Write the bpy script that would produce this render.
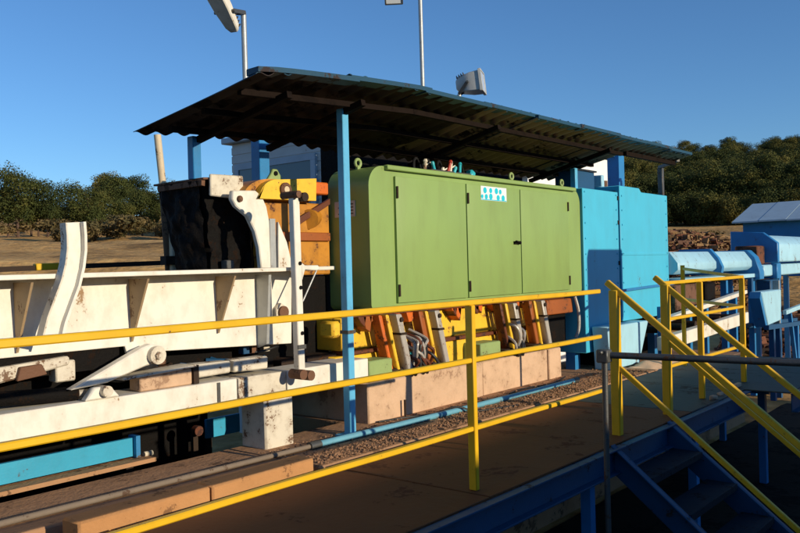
import bpy, bmesh, math, random
from mathutils import Vector, Matrix, noise
random.seed(7)
R = math.radians
SC = bpy.context.scene
for o in list(bpy.data.objects):
    bpy.data.objects.remove(o)
COL = SC.collection

# ------------------------------------------------------------------ camera
CAM_Z = 2.35
yaw, roll = math.atan(675 / 820.0), R(1.45)
fwd = Vector((math.cos(yaw), math.sin(yaw), 0))
rgt = Vector((math.sin(yaw), -math.cos(yaw), 0))
up = Vector((0, 0, 1))
ri = rgt * math.cos(roll) - up * math.sin(roll)
ui = up * math.cos(roll) + rgt * math.sin(roll)
cd = bpy.data.cameras.new('camera')
cam = bpy.data.objects.new('camera', cd)
COL.objects.link(cam)
m3 = Matrix((ri, ui, -fwd)).transposed()
cam.matrix_world = Matrix.Translation((0, 0, CAM_Z)) @ m3.to_4x4()
cd.sensor_width = 36.0
cd.lens = 36.0 * 820 / 800
cd.clip_start = 0.05
cd.clip_end = 3000
SC.camera = cam

# ------------------------------------------------------------------ world and sun
to_sun = Vector((0.085, -1.0, 0.233)).normalized()
elev = math.asin(to_sun.z)
az = math.atan2(to_sun.x, to_sun.y)
w = bpy.data.worlds.new('World')
SC.world = w
w.use_nodes = True
nt = w.node_tree
nt.nodes.clear()
sky = nt.nodes.new('ShaderNodeTexSky')
sky.sky_type = 'NISHITA'
sky.sun_disc = False
sky.sun_elevation = elev
sky.sun_rotation = az
sky.altitude = 300
sky.air_density = 1.0
sky.dust_density = 0.0
sky.ozone_density = 5.8
bg = nt.nodes.new('ShaderNodeBackground')
bg.inputs['Strength'].default_value = 0.15
ow = nt.nodes.new('ShaderNodeOutputWorld')
nt.links.new(sky.outputs[0], bg.inputs[0])
nt.links.new(bg.outputs[0], ow.inputs[0])
sd = bpy.data.lights.new('sun', 'SUN')
sd.energy = 4.6
sd.angle = R(0.5)
sd.color = (1.0, 0.86, 0.64)
sun = bpy.data.objects.new('sun', sd)
COL.objects.link(sun)
sun.rotation_euler = to_sun.to_track_quat('Z', 'Y').to_euler()
SC.view_settings.view_transform = 'Standard'
SC.view_settings.look = 'None'
SC.view_settings.gamma = 1
SC.view_settings.exposure = 0.0
SC.view_settings.use_curve_mapping = False


# ------------------------------------------------------------------ materials
def mat_base(name):
    m = bpy.data.materials.new(name)
    m.use_nodes = True
    n = m.node_tree.nodes
    n.clear()
    out = n.new('ShaderNodeOutputMaterial')
    b = n.new('ShaderNodeBsdfPrincipled')
    m.node_tree.links.new(b.outputs[0], out.inputs[0])
    return m, n, m.node_tree.links, b


def c4(c):
    return (c[0], c[1], c[2], 1)


def paint(name, col, wear=(0.16, 0.07, 0.03), amount=0.25, scale=6.0, rough=0.5, metal=0.0,
          var=0.18, bump=0.15, streak=1.0, dirt=None, dirt_amt=0.35, spec=0.4):
    """painted or bare surface: colour drift, rust / chipped patches, streaked dirt, fine bump"""
    m, n, L, b = mat_base(name)
    tc = n.new('ShaderNodeTexCoord')
    mp = n.new('ShaderNodeMapping')
    mp.inputs['Scale'].default_value = (1, 1, streak)
    L.new(tc.outputs['Object'], mp.inputs[0])
    n1 = n.new('ShaderNodeTexNoise')
    n1.inputs['Scale'].default_value = scale
    n1.inputs['Detail'].default_value = 8
    n1.inputs['Roughness'].default_value = 0.65
    L.new(mp.outputs[0], n1.inputs['Vector'])
    n2 = n.new('ShaderNodeTexNoise')
    n2.inputs['Scale'].default_value = scale * 0.35
    n2.inputs['Detail'].default_value = 5
    L.new(tc.outputs['Object'], n2.inputs['Vector'])
    n3 = n.new('ShaderNodeTexNoise')
    n3.inputs['Scale'].default_value = scale * 9
    n3.inputs['Detail'].default_value = 4
    L.new(tc.outputs['Object'], n3.inputs['Vector'])
    # drift of the paint
    hs = n.new('ShaderNodeMix')
    hs.data_type = 'RGBA'
    hs.inputs[6].default_value = c4([x * (1 - var) for x in col])
    hs.inputs[7].default_value = c4([min(1, x * (1 + var)) for x in col])
    L.new(n2.outputs[0], hs.inputs[0])
    # streaked dirt
    dcol = dirt or [x * 0.45 + y * 0.25 for x, y in zip(col, wear)]
    r0 = n.new('ShaderNodeMapRange')
    r0.inputs[1].default_value = 0.45
    r0.inputs[2].default_value = 0.8
    r0.inputs[4].default_value = dirt_amt
    L.new(n1.outputs[0], r0.inputs[0])
    mx0 = n.new('ShaderNodeMix')
    mx0.data_type = 'RGBA'
    mx0.inputs[7].default_value = c4(dcol)
    L.new(r0.outputs[0], mx0.inputs[0])
    L.new(hs.outputs[2], mx0.inputs[6])
    # chipped patches
    ad = n.new('ShaderNodeMath')
    ad.operation = 'MULTIPLY_ADD'
    ad.inputs[1].default_value = 0.35
    L.new(n3.outputs[0], ad.inputs[0])
    L.new(n1.outputs[0], ad.inputs[2])
    r1 = n.new('ShaderNodeMapRange')
    t = 0.92 - 0.42 * amount
    r1.inputs[1].default_value = t
    r1.inputs[2].default_value = t + 0.05
    L.new(ad.outputs[0], r1.inputs[0])
    mx = n.new('ShaderNodeMix')
    mx.data_type = 'RGBA'
    mx.inputs[7].default_value = c4(wear)
    L.new(r1.outputs[0], mx.inputs[0])
    L.new(mx0.outputs[2], mx.inputs[6])
    L.new(mx.outputs[2], b.inputs['Base Color'])
    rr = n.new('ShaderNodeMapRange')
    rr.inputs[3].default_value = rough
    rr.inputs[4].default_value = min(1, rough + 0.3)
    L.new(r1.outputs[0], rr.inputs[0])
    L.new(rr.outputs[0], b.inputs['Roughness'])
    b.inputs['Metallic'].default_value = metal
    b.inputs['Specular IOR Level'].default_value = spec
    bp = n.new('ShaderNodeBump')
    bp.inputs['Strength'].default_value = bump
    bp.inputs['Distance'].default_value = 0.02
    L.new(ad.outputs[0], bp.inputs['Height'])
    L.new(bp.outputs[0], b.inputs['Normal'])
    return m


RUST = (0.13, 0.055, 0.025)
M = {}
M['yellow'] = paint('yellow_rail_paint', (0.74, 0.43, 0.012), RUST, 0.2, 9, 0.42, var=0.12, bump=0.05)
M['yellow_m'] = paint('yellow_machine_paint', (0.82, 0.50, 0.035), (0.2, 0.07, 0.02), 0.34, 8, 0.45, var=0.12, dirt=(0.25, 0.1, 0.02))
M['orange'] = paint('orange_paint', (0.62, 0.13, 0.015), (0.12, 0.04, 0.02), 0.4, 9, 0.5, var=0.25)
M['redbrown'] = paint('red_brown_steel', (0.125, 0.032, 0.010), (0.05, 0.02, 0.015), 0.5, 6, 0.55, var=0.3)
M['green'] = paint('green_cabinet_paint', (0.25, 0.365, 0.105), (0.13, 0.13, 0.06), 0.10, 5, 0.42, var=0.10, bump=0.10, streak=0.25, dirt_amt=0.5, dirt=(0.19, 0.24, 0.075))
M['green_b'] = paint('green_box_paint', (0.27, 0.36, 0.13), (0.1, 0.06, 0.03), 0.3, 9, 0.5)
M['white'] = paint('white_machine_paint', (0.78, 0.74, 0.64), (0.30, 0.19, 0.10), 0.22, 7, 0.42, var=0.07, bump=0.12, dirt=(0.42, 0.33, 0.22), streak=0.6, dirt_amt=0.55)
M['white_g'] = paint('greasy_white_paint', (0.66, 0.60, 0.48), (0.16, 0.09, 0.05), 0.38, 9, 0.4, var=0.12, bump=0.15, dirt=(0.25, 0.16, 0.09), dirt_amt=0.7)
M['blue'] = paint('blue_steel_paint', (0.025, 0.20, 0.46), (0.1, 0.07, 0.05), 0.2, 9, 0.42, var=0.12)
M['lblue'] = paint('light_blue_post_paint', (0.11, 0.43, 0.68), (0.12, 0.08, 0.06), 0.16, 10, 0.42, var=0.1)
M['cyan'] = paint('cyan_panel_paint', (0.065, 0.46, 0.66), (0.09, 0.10, 0.10), 0.14, 5, 0.42, var=0.1, bump=0.06, streak=0.4, dirt=(0.07, 0.3, 0.42))
M['pale'] = paint('pale_blue_paint', (0.36, 0.62, 0.74), (0.16, 0.10, 0.06), 0.26, 6, 0.45, var=0.12, streak=0.5)
M['dblue'] = paint('dark_blue_wall_paint', (0.008, 0.07, 0.17), (0.03, 0.05, 0.07), 0.2, 3, 0.6)
M['grey'] = paint('grey_galvanised', (0.40, 0.41, 0.40), (0.2, 0.15, 0.11), 0.2, 14, 0.45, 0.4, var=0.15)
M['dgrey'] = paint('dark_tube_steel', (0.10, 0.10, 0.095), (0.12, 0.06, 0.03), 0.35, 14, 0.5, 0.5)
M['black'] = paint('black_greasy_steel', (0.006, 0.005, 0.0045), (0.016, 0.009, 0.006), 0.4, 8, 0.75, 0.0, var=0.4, bump=0.8, spec=0.12)
M['dark'] = paint('dark_rusty_steel', (0.035, 0.022, 0.015), (0.07, 0.032, 0.015), 0.4, 8, 0.75, 0.0, var=0.35, bump=0.4, spec=0.2)
M['rust'] = paint('rusty_plate', (0.16, 0.075, 0.04), (0.07, 0.035, 0.02), 0.45, 7, 0.75, 0.1, var=0.3, bump=0.5)
M['deck'] = paint('rusty_deck_plate', (0.145, 0.052, 0.016), (0.095, 0.036, 0.014), 0.33, 3, 0.75, 0.0, var=0.3, bump=0.35, spec=0.2)
M['deckg'] = paint('grey_green_deck_plate', (0.06, 0.066, 0.056), (0.05, 0.036, 0.025), 0.35, 3, 0.7, 0.1, var=0.2, bump=0.3)
M['purlin'] = paint('old_purlin', (0.014, 0.009, 0.007), (0.01, 0.007, 0.006), 0.45, 8, 0.9, spec=0.08)
M['sheet_top'] = paint('blue_roof_sheet', (0.006, 0.055, 0.10), (0.03, 0.02, 0.018), 0.35, 5, 0.55)
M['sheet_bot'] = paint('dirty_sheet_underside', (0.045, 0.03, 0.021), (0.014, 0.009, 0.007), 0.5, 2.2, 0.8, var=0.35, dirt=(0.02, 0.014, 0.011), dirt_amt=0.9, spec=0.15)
M['concrete'] = paint('warm_concrete', (0.60, 0.40, 0.255), (0.34, 0.21, 0.13), 0.36, 5, 0.85, var=0.14, bump=0.5, dirt=(0.26, 0.16, 0.09), dirt_amt=0.6, spec=0.2)
M['slab'] = paint('dirty_slab', (0.42, 0.235, 0.125), (0.16, 0.09, 0.05), 0.4, 4, 0.9, var=0.25, bump=0.7, spec=0.2)
M['gravel'] = paint('brown_gravel', (0.34, 0.19, 0.105), (0.10, 0.06, 0.04), 0.4, 30, 0.9, var=0.4, bump=0.5, spec=0.2)
M['cream'] = paint('cream_post_paint', (0.62, 0.50, 0.33), (0.15, 0.09, 0.05), 0.3, 9, 0.6)
M['brownp'] = paint('brown_post_wood', (0.13, 0.075, 0.04), (0.05, 0.03, 0.02), 0.4, 9, 0.8)
M['wall'] = paint('pale_cabin_wall', (0.52, 0.53, 0.52), (0.3, 0.28, 0.25), 0.15, 4, 0.6, var=0.05)
M['frame'] = paint('grey_blue_frame', (0.36, 0.43, 0.50), (0.2, 0.2, 0.2), 0.12, 6, 0.5)
M['whitewall'] = paint('whitewashed_wall', (0.80, 0.79, 0.76), (0.5, 0.46, 0.4), 0.15, 4, 0.7, var=0.04)
M['roofgrey'] = paint('grey_roof_sheet', (0.30, 0.33, 0.35), (0.2, 0.16, 0.13), 0.2, 2, 0.5, var=0.08)
M['shed'] = paint('grey_shed_cladding', (0.30, 0.30, 0.29), (0.18, 0.13, 0.1), 0.25, 2, 0.7)
M['bark'] = paint('pine_bark', (0.10, 0.06, 0.04), (0.05, 0.03, 0.02), 0.4, 9, 0.95)
M['scrap'] = paint('rusty_scrap', (0.16, 0.055, 0.024), (0.04, 0.026, 0.02), 0.5, 5, 0.8, 0.1, var=0.6)
M['hose'] = paint('black_rubber_hose', (0.015, 0.015, 0.016), (0.04, 0.03, 0.025), 0.3, 15, 0.5)
M['chrome'] = paint('worn_grey_cylinder', (0.44, 0.40, 0.35), (0.18, 0.10, 0.06), 0.3, 12, 0.4, 0.15, var=0.12)
M['turq'] = paint('turquoise_valve_paint', (0.03, 0.42, 0.50), (0.05, 0.1, 0.1), 0.2, 15, 0.4)
M['redv'] = paint('red_valve_paint', (0.45, 0.05, 0.03), (0.1, 0.03, 0.02), 0.2, 15, 0.4)
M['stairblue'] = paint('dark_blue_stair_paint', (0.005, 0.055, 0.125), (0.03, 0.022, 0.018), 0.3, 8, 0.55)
M['ribm'] = paint('shade_brown_rib', (0.34, 0.235, 0.13), (0.16, 0.09, 0.05), 0.35, 8, 0.6)  # ribs are white; shade on their sides is put into this brown
M['shade_sheet'] = paint('shade_dark_soil', (0.030, 0.021, 0.014), (0.014, 0.010, 0.008), 0.5, 2, 0.9, var=0.4, bump=0.6, spec=0.1)  # near-black soil; the foreground shade is put into its colour
M['pipeb'] = paint('faded_blue_pipe', (0.13, 0.35, 0.46), (0.12, 0.10, 0.08), 0.25, 10, 0.55)
M['kerbm'] = paint('orange_stained_concrete', (0.47, 0.235, 0.095), (0.22, 0.11, 0.05), 0.33, 6, 0.9, var=0.15, bump=0.5, spec=0.15)
M['sheet_bot_lit'] = paint('lit_sheet_underside', (0.30, 0.20, 0.12), (0.03, 0.02, 0.014), 0.42, 2.5, 0.7, var=0.3, spec=0.2)  # paler copy; light on the right-hand undersides is put into the colour
M['dorange'] = paint('dull_orange_paint', (0.32, 0.085, 0.015), (0.07, 0.03, 0.015), 0.42, 9, 0.55, var=0.25)
M['pitblue'] = paint('deep_cyan_beam_paint', (0.03, 0.34, 0.56), (0.08, 0.06, 0.05), 0.25, 6, 0.5)
M['treadm'] = paint('dark_tread_plate', (0.010, 0.018, 0.028), (0.02, 0.014, 0.010), 0.4, 8, 0.7, spec=0.15)  # near-black even colour for the stair treads
M['ochre'] = paint('ochre_orange_paint', (0.50, 0.21, 0.02), (0.10, 0.035, 0.015), 0.36, 7, 0.5, var=0.25, dirt=(0.12, 0.04, 0.01), dirt_amt=0.8)
M['earth'] = paint('tan_earth', (0.30, 0.18, 0.085), (0.10, 0.06, 0.03), 0.45, 3, 0.95, var=0.4, spec=0.1)
M['shedblue'] = paint('blue_shed_paint', (0.015, 0.17, 0.40), (0.03, 0.07, 0.12), 0.2, 3, 0.6)
M['shedroof'] = paint('pale_blue_roof', (0.36, 0.47, 0.54), (0.2, 0.2, 0.2), 0.15, 2, 0.55, var=0.08)
M['lampgrey'] = paint('pale_lamp_enamel', (0.50, 0.50, 0.47), (0.2, 0.16, 0.12), 0.2, 14, 0.5)
M['pipeg'] = paint('dull_grey_pipe', (0.20, 0.155, 0.115), (0.10, 0.06, 0.04), 0.35, 12, 0.75, spec=0.2)
M['signw'] = paint('sign_white', (0.80, 0.82, 0.82), (0.5, 0.5, 0.5), 0.05, 15, 0.35, var=0.02, bump=0.0)
M['signc'] = paint('sign_cyan', (0.02, 0.55, 0.68), (0.1, 0.5, 0.6), 0.05, 15, 0.35, var=0.05, bump=0.0)
M['plate'] = paint('pale_data_plate', (0.52, 0.53, 0.50), (0.3, 0.3, 0.28), 0.2, 15, 0.4)


def glass_mat():
    m, n, L, b = mat_base('floodlight_glass')
    b.inputs['Base Color'].default_value = (0.75, 0.77, 0.75, 1)
    b.inputs['Roughness'].default_value = 0.12
    b.inputs['Coat Weight'].default_value = 0.5
    return m


M['glass'] = glass_mat()


def pane_mat():
    m, n, L, b = mat_base('cabin_window_pane')
    b.inputs['Base Color'].default_value = (0.10, 0.12, 0.14, 1)
    b.inputs['Roughness'].default_value = 0.08
    return m


M['pane'] = pane_mat()


def ground_mat():
    m, n, L, b = mat_base('sandy_ground')
    tc = n.new('ShaderNodeTexCoord')
    a = n.new('ShaderNodeTexNoise')
    a.inputs['Scale'].default_value = 0.16
    a.inputs['Detail'].default_value = 9
    a.inputs['Roughness'].default_value = 0.7
    L.new(tc.outputs['Object'], a.inputs['Vector'])
    cr = n.new('ShaderNodeValToRGB')
    e = cr.color_ramp.elements
    e[0].position = 0.34
    e[0].color = (0.17, 0.095, 0.03, 1)
    e[1].position = 0.66
    e[1].color = (0.68, 0.41, 0.155, 1)
    k = e.new(0.47)
    k.color = (0.48, 0.27, 0.09, 1)
    L.new(a.outputs[0], cr.inputs[0])
    f = n.new('ShaderNodeTexNoise')
    f.inputs['Scale'].default_value = 2.2
    f.inputs['Detail'].default_value = 8
    L.new(tc.outputs['Object'], f.inputs['Vector'])
    mx = n.new('ShaderNodeMix')
    mx.data_type = 'RGBA'
    mx.blend_type = 'OVERLAY'
    mx.inputs[0].default_value = 0.55
    L.new(cr.outputs[0], mx.inputs[6])
    L.new(f.outputs[0], mx.inputs[7])
    L.new(mx.outputs[2], b.inputs['Base Color'])
    b.inputs['Roughness'].default_value = 0.95
    b.inputs['Specular IOR Level'].default_value = 0.15
    bp = n.new('ShaderNodeBump')
    bp.inputs['Strength'].default_value = 0.8
    bp.inputs['Distance'].default_value = 0.15
    L.new(f.outputs[0], bp.inputs['Height'])
    L.new(bp.outputs[0], b.inputs['Normal'])
    return m


M['ground'] = ground_mat()


def leaf_mat(name, c0, c1, c2):
    m, n, L, b = mat_base(name)
    tc = n.new('ShaderNodeTexCoord')
    a = n.new('ShaderNodeTexNoise')
    a.inputs['Scale'].default_value = 0.9
    a.inputs['Detail'].default_value = 4
    L.new(tc.outputs['Object'], a.inputs['Vector'])
    oi = n.new('ShaderNodeObjectInfo')
    ad = n.new('ShaderNodeMath')
    ad.operation = 'MULTIPLY_ADD'
    ad.inputs[1].default_value = 0.35
    L.new(oi.outputs['Random'], ad.inputs[0])
    L.new(a.outputs[0], ad.inputs[2])
    cr = n.new('ShaderNodeValToRGB')
    e = cr.color_ramp.elements
    e[0].position = 0.4
    e[0].color = c4(c0)
    e[1].position = 0.95
    e[1].color = c4(c2)
    k = e.new(0.66)
    k.color = c4(c1)
    L.new(ad.outputs[0], cr.inputs[0])
    L.new(cr.outputs[0], b.inputs['Base Color'])
    b.inputs['Roughness'].default_value = 0.8
    b.inputs['Specular IOR Level'].default_value = 0.15
    return m


M['needles'] = leaf_mat('pine_needles', (0.030, 0.042, 0.012), (0.062, 0.072, 0.018), (0.165, 0.135, 0.032))
M['scrub'] = leaf_mat('dry_scrub_leaves', (0.05, 0.05, 0.02), (0.12, 0.09, 0.035), (0.2, 0.13, 0.055))


# ------------------------------------------------------------------ mesh helpers
class MB:
    def __init__(s):
        s.v = []
        s.f = []
        s.mi = []

    def add(s, vs, fs, mi=0):
        k = len(s.v)
        s.v += [Vector(v) for v in vs]
        for f in fs:
            s.f.append([k + i for i in f])
            s.mi.append(mi)
        return s

    def box(s, a, b, mi=0):
        x0, y0, z0 = (min(a[i], b[i]) for i in range(3))
        x1, y1, z1 = (max(a[i], b[i]) for i in range(3))
        return s.add([(x0, y0, z0), (x1, y0, z0), (x1, y1, z0), (x0, y1, z0),
                      (x0, y0, z1), (x1, y0, z1), (x1, y1, z1), (x0, y1, z1)],
                     [(3, 2, 1, 0), (4, 5, 6, 7), (0, 1, 5, 4), (1, 2, 6, 5), (2, 3, 7, 6), (3, 0, 4, 7)], mi)

    def bar(s, p, q, wy, wz, side=None, mi=0):
        """square bar from p to q; wy = width across, wz = height"""
        p, q = Vector(p), Vector(q)
        d = (q - p).normalized()
        ref = Vector((0, 0, 1)) if abs(d.z) < 0.95 else Vector((0, 1, 0))
        if side is not None:
            a = Vector(side)
            a = (a - d * a.dot(d)).normalized()
            u = d.cross(a).normalized()
        else:
            a = d.cross(ref).normalized()
            u = a.cross(d).normalized()
        vs = []
        for e in (p, q):
            for sa, su in ((-1, -1), (1, -1), (1, 1), (-1, 1)):
                vs.append(e + a * wy / 2 * sa + u * wz / 2 * su)
        return s.add(vs, [(3, 2, 1, 0), (4, 5, 6, 7), (0, 1, 5, 4), (1, 2, 6, 5), (2, 3, 7, 6), (3, 0, 4, 7)], mi)

    def cyl(s, p, q, r, n=14, r2=None, mi=0):
        p, q = Vector(p), Vector(q)
        r2 = r if r2 is None else r2
        d = (q - p).normalized()
        a = d.orthogonal().normalized()
        b = d.cross(a)
        vs = []
        for e, rr in ((p, r), (q, r2)):
            for i in range(n):
                t = 2 * math.pi * i / n
                vs.append(e + a * math.cos(t) * rr + b * math.sin(t) * rr)
        fs = [(i, (i + 1) % n, n + (i + 1) % n, n + i) for i in range(n)]
        fs += [tuple(reversed(range(n))), tuple(range(n, 2 * n))]
        return s.add(vs, fs, mi)

    def tube(s, pts, r, n=8, mi=0):
        pts = [Vector(p) for p in pts]
        if len(pts) in (4, 5, 7) and not isinstance(r, (list, tuple)):
            q = [pts[0]] + pts + [pts[-1]]
            sm = []
            for i in range(1, len(q) - 2):
                p0, p1, p2, p3 = q[i - 1:i + 3]
                for k in range(5):
                    t = k / 5
                    sm.append(0.5 * (2 * p1 + (p2 - p0) * t + (2 * p0 - 5 * p1 + 4 * p2 - p3) * t * t + (3 * p1 - p0 - 3 * p2 + p3) * t ** 3))
            pts = sm + [pts[-1]]
        vs = []
        fs = []
        a = None
        for i, p in enumerate(pts):
            d = (pts[min(i + 1, len(pts) - 1)] - pts[max(i - 1, 0)]).normalized()
            a = d.orthogonal().normalized() if a is None else (a - d * a.dot(d)).normalized()
            b = d.cross(a)
            rr = r[i] if isinstance(r, (list, tuple)) else r
            for j in range(n):
                t = 2 * math.pi * j / n
                vs.append(p + a * math.cos(t) * rr + b * math.sin(t) * rr)
        for i in range(len(pts) - 1):
            for j in range(n):
                fs.append((i * n + j, i * n + (j + 1) % n, (i + 1) * n + (j + 1) % n, (i + 1) * n + j))
        fs.append(tuple(reversed(range(n))))
        fs.append(tuple(range((len(pts) - 1) * n, len(pts) * n)))
        return s.add(vs, fs, mi)

    def prism(s, pts, y0, y1, mi=0):
        """outline in x,z extruded along y (y0 < y1)"""
        n = len(pts)
        area = sum(pts[i][0] * pts[(i + 1) % n][1] - pts[(i + 1) % n][0] * pts[i][1] for i in range(n))
        if area < 0:
            pts = pts[::-1]
        vs = [(x, y0, z) for x, z in pts] + [(x, y1, z) for x, z in pts]
        fs = [tuple(range(n)), tuple(reversed(range(n, 2 * n)))]
        fs += [((i + 1) % n, i, n + i, n + (i + 1) % n) for i in range(n)]
        return s.add(vs, fs, mi)

    def prism_x(s, pts, x0, x1, mi=0):
        """outline in y,z extruded along x"""
        n = len(pts)
        area = sum(pts[i][0] * pts[(i + 1) % n][1] - pts[(i + 1) % n][0] * pts[i][1] for i in range(n))
        if area < 0:
            pts = pts[::-1]
        vs = [(x0, y, z) for y, z in pts] + [(x1, y, z) for y, z in pts]
        fs = [tuple(reversed(range(n))), tuple(range(n, 2 * n))]
        fs += [(i, (i + 1) % n, n + (i + 1) % n, n + i) for i in range(n)]
        return s.add(vs, fs, mi)

    def ring(s, c, axis, R0, r, n=18, k=8, a0=0, a1=360, mi=0):
        axis = Vector(axis).normalized()
        a = axis.orthogonal().normalized()
        b = axis.cross(a)
        full = abs(a1 - a0) >= 359
        pts = []
        for i in range(n + (0 if full else 1)):
            t = R(a0 + (a1 - a0) * i / n)
            pts.append(Vector(c) + (a * math.cos(t) + b * math.sin(t)) * R0)
        if full:
            pts.append(pts[0])
        return s.tube(pts, r, k, mi)

    def jitter(s, amt, sc):
        for v in s.v:
            v += Vector((noise.noise(v * sc), noise.noise(v * sc + Vector((9, 1, 4))), noise.noise(v * sc + Vector((3, 7, 8))))) * amt
        return s

    def build(s, name, mat, parent=None, bevel=0.0, smooth=40, origin=None, seg=1):
        org = Vector(origin) if origin is not None else (root_loc(parent) if parent else Vector((0, 0, 0)))
        me = bpy.data.meshes.new(name)
        bm = bmesh.new()
        bv = [bm.verts.new(v - org) for v in s.v]
        for f, i in zip(s.f, s.mi):
            try:
                fc = bm.faces.new([bv[j] for j in f])
                fc.material_index = i
            except ValueError:
                pass
        if bevel > 0:
            bm.normal_update()
            es = [e for e in bm.edges if len(e.link_faces) == 2 and e.calc_face_angle(0) > R(35)]
            bmesh.ops.bevel(bm, geom=es, offset=bevel, segments=seg, affect='EDGES', profile=0.5, clamp_overlap=True)
        bm.to_mesh(me)
        bm.free()
        mats = mat if isinstance(mat, (list, tuple)) else [mat]
        for mm in mats:
            me.materials.append(M[mm] if isinstance(mm, str) else mm)
        if smooth:
            for p in me.polygons:
                p.use_smooth = True
            me.set_sharp_from_angle(angle=R(smooth))
        o = bpy.data.objects.new(name, me)
        COL.objects.link(o)
        if parent:
            o.parent = parent
        elif origin is not None:
            o.location = org
        return o


def root_loc(o):
    while o.parent:
        o = o.parent
    return o.location.copy()


def tag(o, label=None, cat=None, group=None, kind=None):
    if label:
        o['label'] = label
    if cat:
        o['category'] = cat
    if group:
        o['group'] = group
    if kind:
        o['kind'] = kind
    return o


def thing(name, loc, label, cat, group=None):
    o = bpy.data.objects.new(name, None)
    COL.objects.link(o)
    o.location = loc
    o.empty_display_size = 0.2
    return tag(o, label, cat, group)


def copy_tree(o, parent=None):
    c = o.copy()
    COL.objects.link(c)
    c.parent = parent
    for ch in [x for x in o.children]:
        copy_tree(ch, c)
    return c


def rrect(x0, x1, z0, z1, r, seg=6, corners=(1, 1, 1, 1)):
    """rounded rectangle outline; corners bl, br, tr, tl"""
    pts = []
    cs = [((x0, z0), 180), ((x1, z0), 270), ((x1, z1), 0), ((x0, z1), 90)]
    for (c, a), on in zip(cs, corners):
        rr = r * on
        if rr <= 0:
            pts.append(c)
            continue
        cx = c[0] + (rr if c[0] == x0 else -rr)
        cz = c[1] + (rr if c[1] == z0 else -rr)
        for i in range(seg + 1):
            t = R(a + 90 * i / seg)
            pts.append((cx + rr * math.cos(t), cz + rr * math.sin(t)))
    return pts


# ------------------------------------------------------------------ terrain
def lerp_tab(tab, x):
    if x <= tab[0][0]:
        return tab[0][1]
    for (a, b), (c, d) in zip(tab, tab[1:]):
        if x <= c:
            t = (x - a) / (c - a)
            t = t * t * (3 - 2 * t) * 0.5 + t * 0.5
            return b + (d - b) * t
    return tab[-1][1]


LEFT = [(0, 0), (11, 0), (24, 1.9), (31, 2.15), (34.5, 3.1), (46, 3.35), (49.5, 4.2), (62, 4.5), (66, 5.2), (90, 5.9), (112, 8.8), (140, 11.5), (400, 15)]
RIGHT = [(0, 0), (20, 0), (32, 0.9), (48, 1.6), (75, 4.3), (105, 6.4), (170, 16.0), (250, 28.5), (330, 31), (500, 31)]
BACK = [(0, 0), (400, 0)]


def ground_z(x, y):
    r = math.hypot(x, y)
    th = math.degrees(math.atan2(y, x)) % 360
    zl, zr = lerp_tab(LEFT, r), lerp_tab(RIGHT, r)
    if th < 100:
        t = min(1, max(0, (th - 27) / 16))
        z = zr * (1 - t) + zl * t
    elif th < 150:
        z = zl * (150 - th) / 50
    elif th < 310:
        z = 0
    else:
        z = zr * (th - 310) / 50
    amp = min(1, max(0, (r - 14) / 20))
    z += amp * (0.22 * noise.noise(Vector((x * 0.22, y * 0.22, 8))) + 0.35 * noise.noise(Vector((x * 0.09, y * 0.09, 1))) + 0.12 * noise.noise(Vector((x * 0.4, y * 0.4, 5))))
    return z


def make_ground():
    mb = MB()
    rs = [0]
    r = 2.0
    while r < 900:
        rs.append(r)
        r *= 1.055
    n = 240
    vs = [(0, 0, 0)]
    for rr in rs[1:]:
        for i in range(n):
            t = 2 * math.pi * i / n
            x, y = rr * math.cos(t), rr * math.sin(t)
            vs.append((x, y, ground_z(x, y)))
    fs = [(0, 1 + i, 1 + (i + 1) % n) for i in range(n)]
    for k in range(len(rs) - 2):
        b0, b1 = 1 + k * n, 1 + (k + 1) * n
        for i in range(n):
            j = (i + 1) % n
            fs.append((b0 + i, b1 + i, b1 + j, b0 + j))
    mb.add(vs, fs)
    tag(mb.build('ground', 'ground', smooth=180), kind='structure')


make_ground()

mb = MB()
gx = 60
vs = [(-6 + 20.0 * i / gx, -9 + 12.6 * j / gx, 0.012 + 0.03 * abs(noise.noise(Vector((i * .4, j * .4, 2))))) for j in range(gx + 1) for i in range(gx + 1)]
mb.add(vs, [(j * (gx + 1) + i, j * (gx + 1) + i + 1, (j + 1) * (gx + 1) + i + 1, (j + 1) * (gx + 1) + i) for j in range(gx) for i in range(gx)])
tag(mb.build('shade_sheet', 'shade_sheet', smooth=180), kind='structure')  # dark sheet laid over the ground to deepen the foreground shade
# concrete base of the machine line, with the pit left of and below the white press
mb = MB()
mb.box((-3, 3.98, -0.3), (3.66, 4.62, 1.10))
mb.box((3.66, 3.70, -0.3), (4.80, 4.62, 1.10))
mb.box((4.80, 3.70, -0.3), (9.1, 5.6, 1.10))
mb.box((9.1, 3.70, -0.3), (12.2, 5.4, 1.0))
tag(mb.build('concrete_base', 'slab', bevel=0.012), kind='structure')
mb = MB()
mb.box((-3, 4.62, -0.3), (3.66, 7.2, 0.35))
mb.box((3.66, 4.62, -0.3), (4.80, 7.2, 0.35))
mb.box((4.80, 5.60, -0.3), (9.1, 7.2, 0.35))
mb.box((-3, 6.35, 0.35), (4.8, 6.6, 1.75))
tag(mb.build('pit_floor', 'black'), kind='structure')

# ------------------------------------------------------------------ kerb, pipe, gravel
k = thing('concrete_kerb', (2.0, 3.72, 1.0), 'sunlit orange-tinted concrete kerb block behind the low yellow rail', 'kerb')
x = 2.03
for x1 in (2.82, 3.62):
    MB().box((x, 3.70, 0.2), (x1 - 0.012, 3.86, 1.165)).jitter(0.006, 6).build('block', 'kerbm', k, bevel=0.012)
    x = x1

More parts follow.
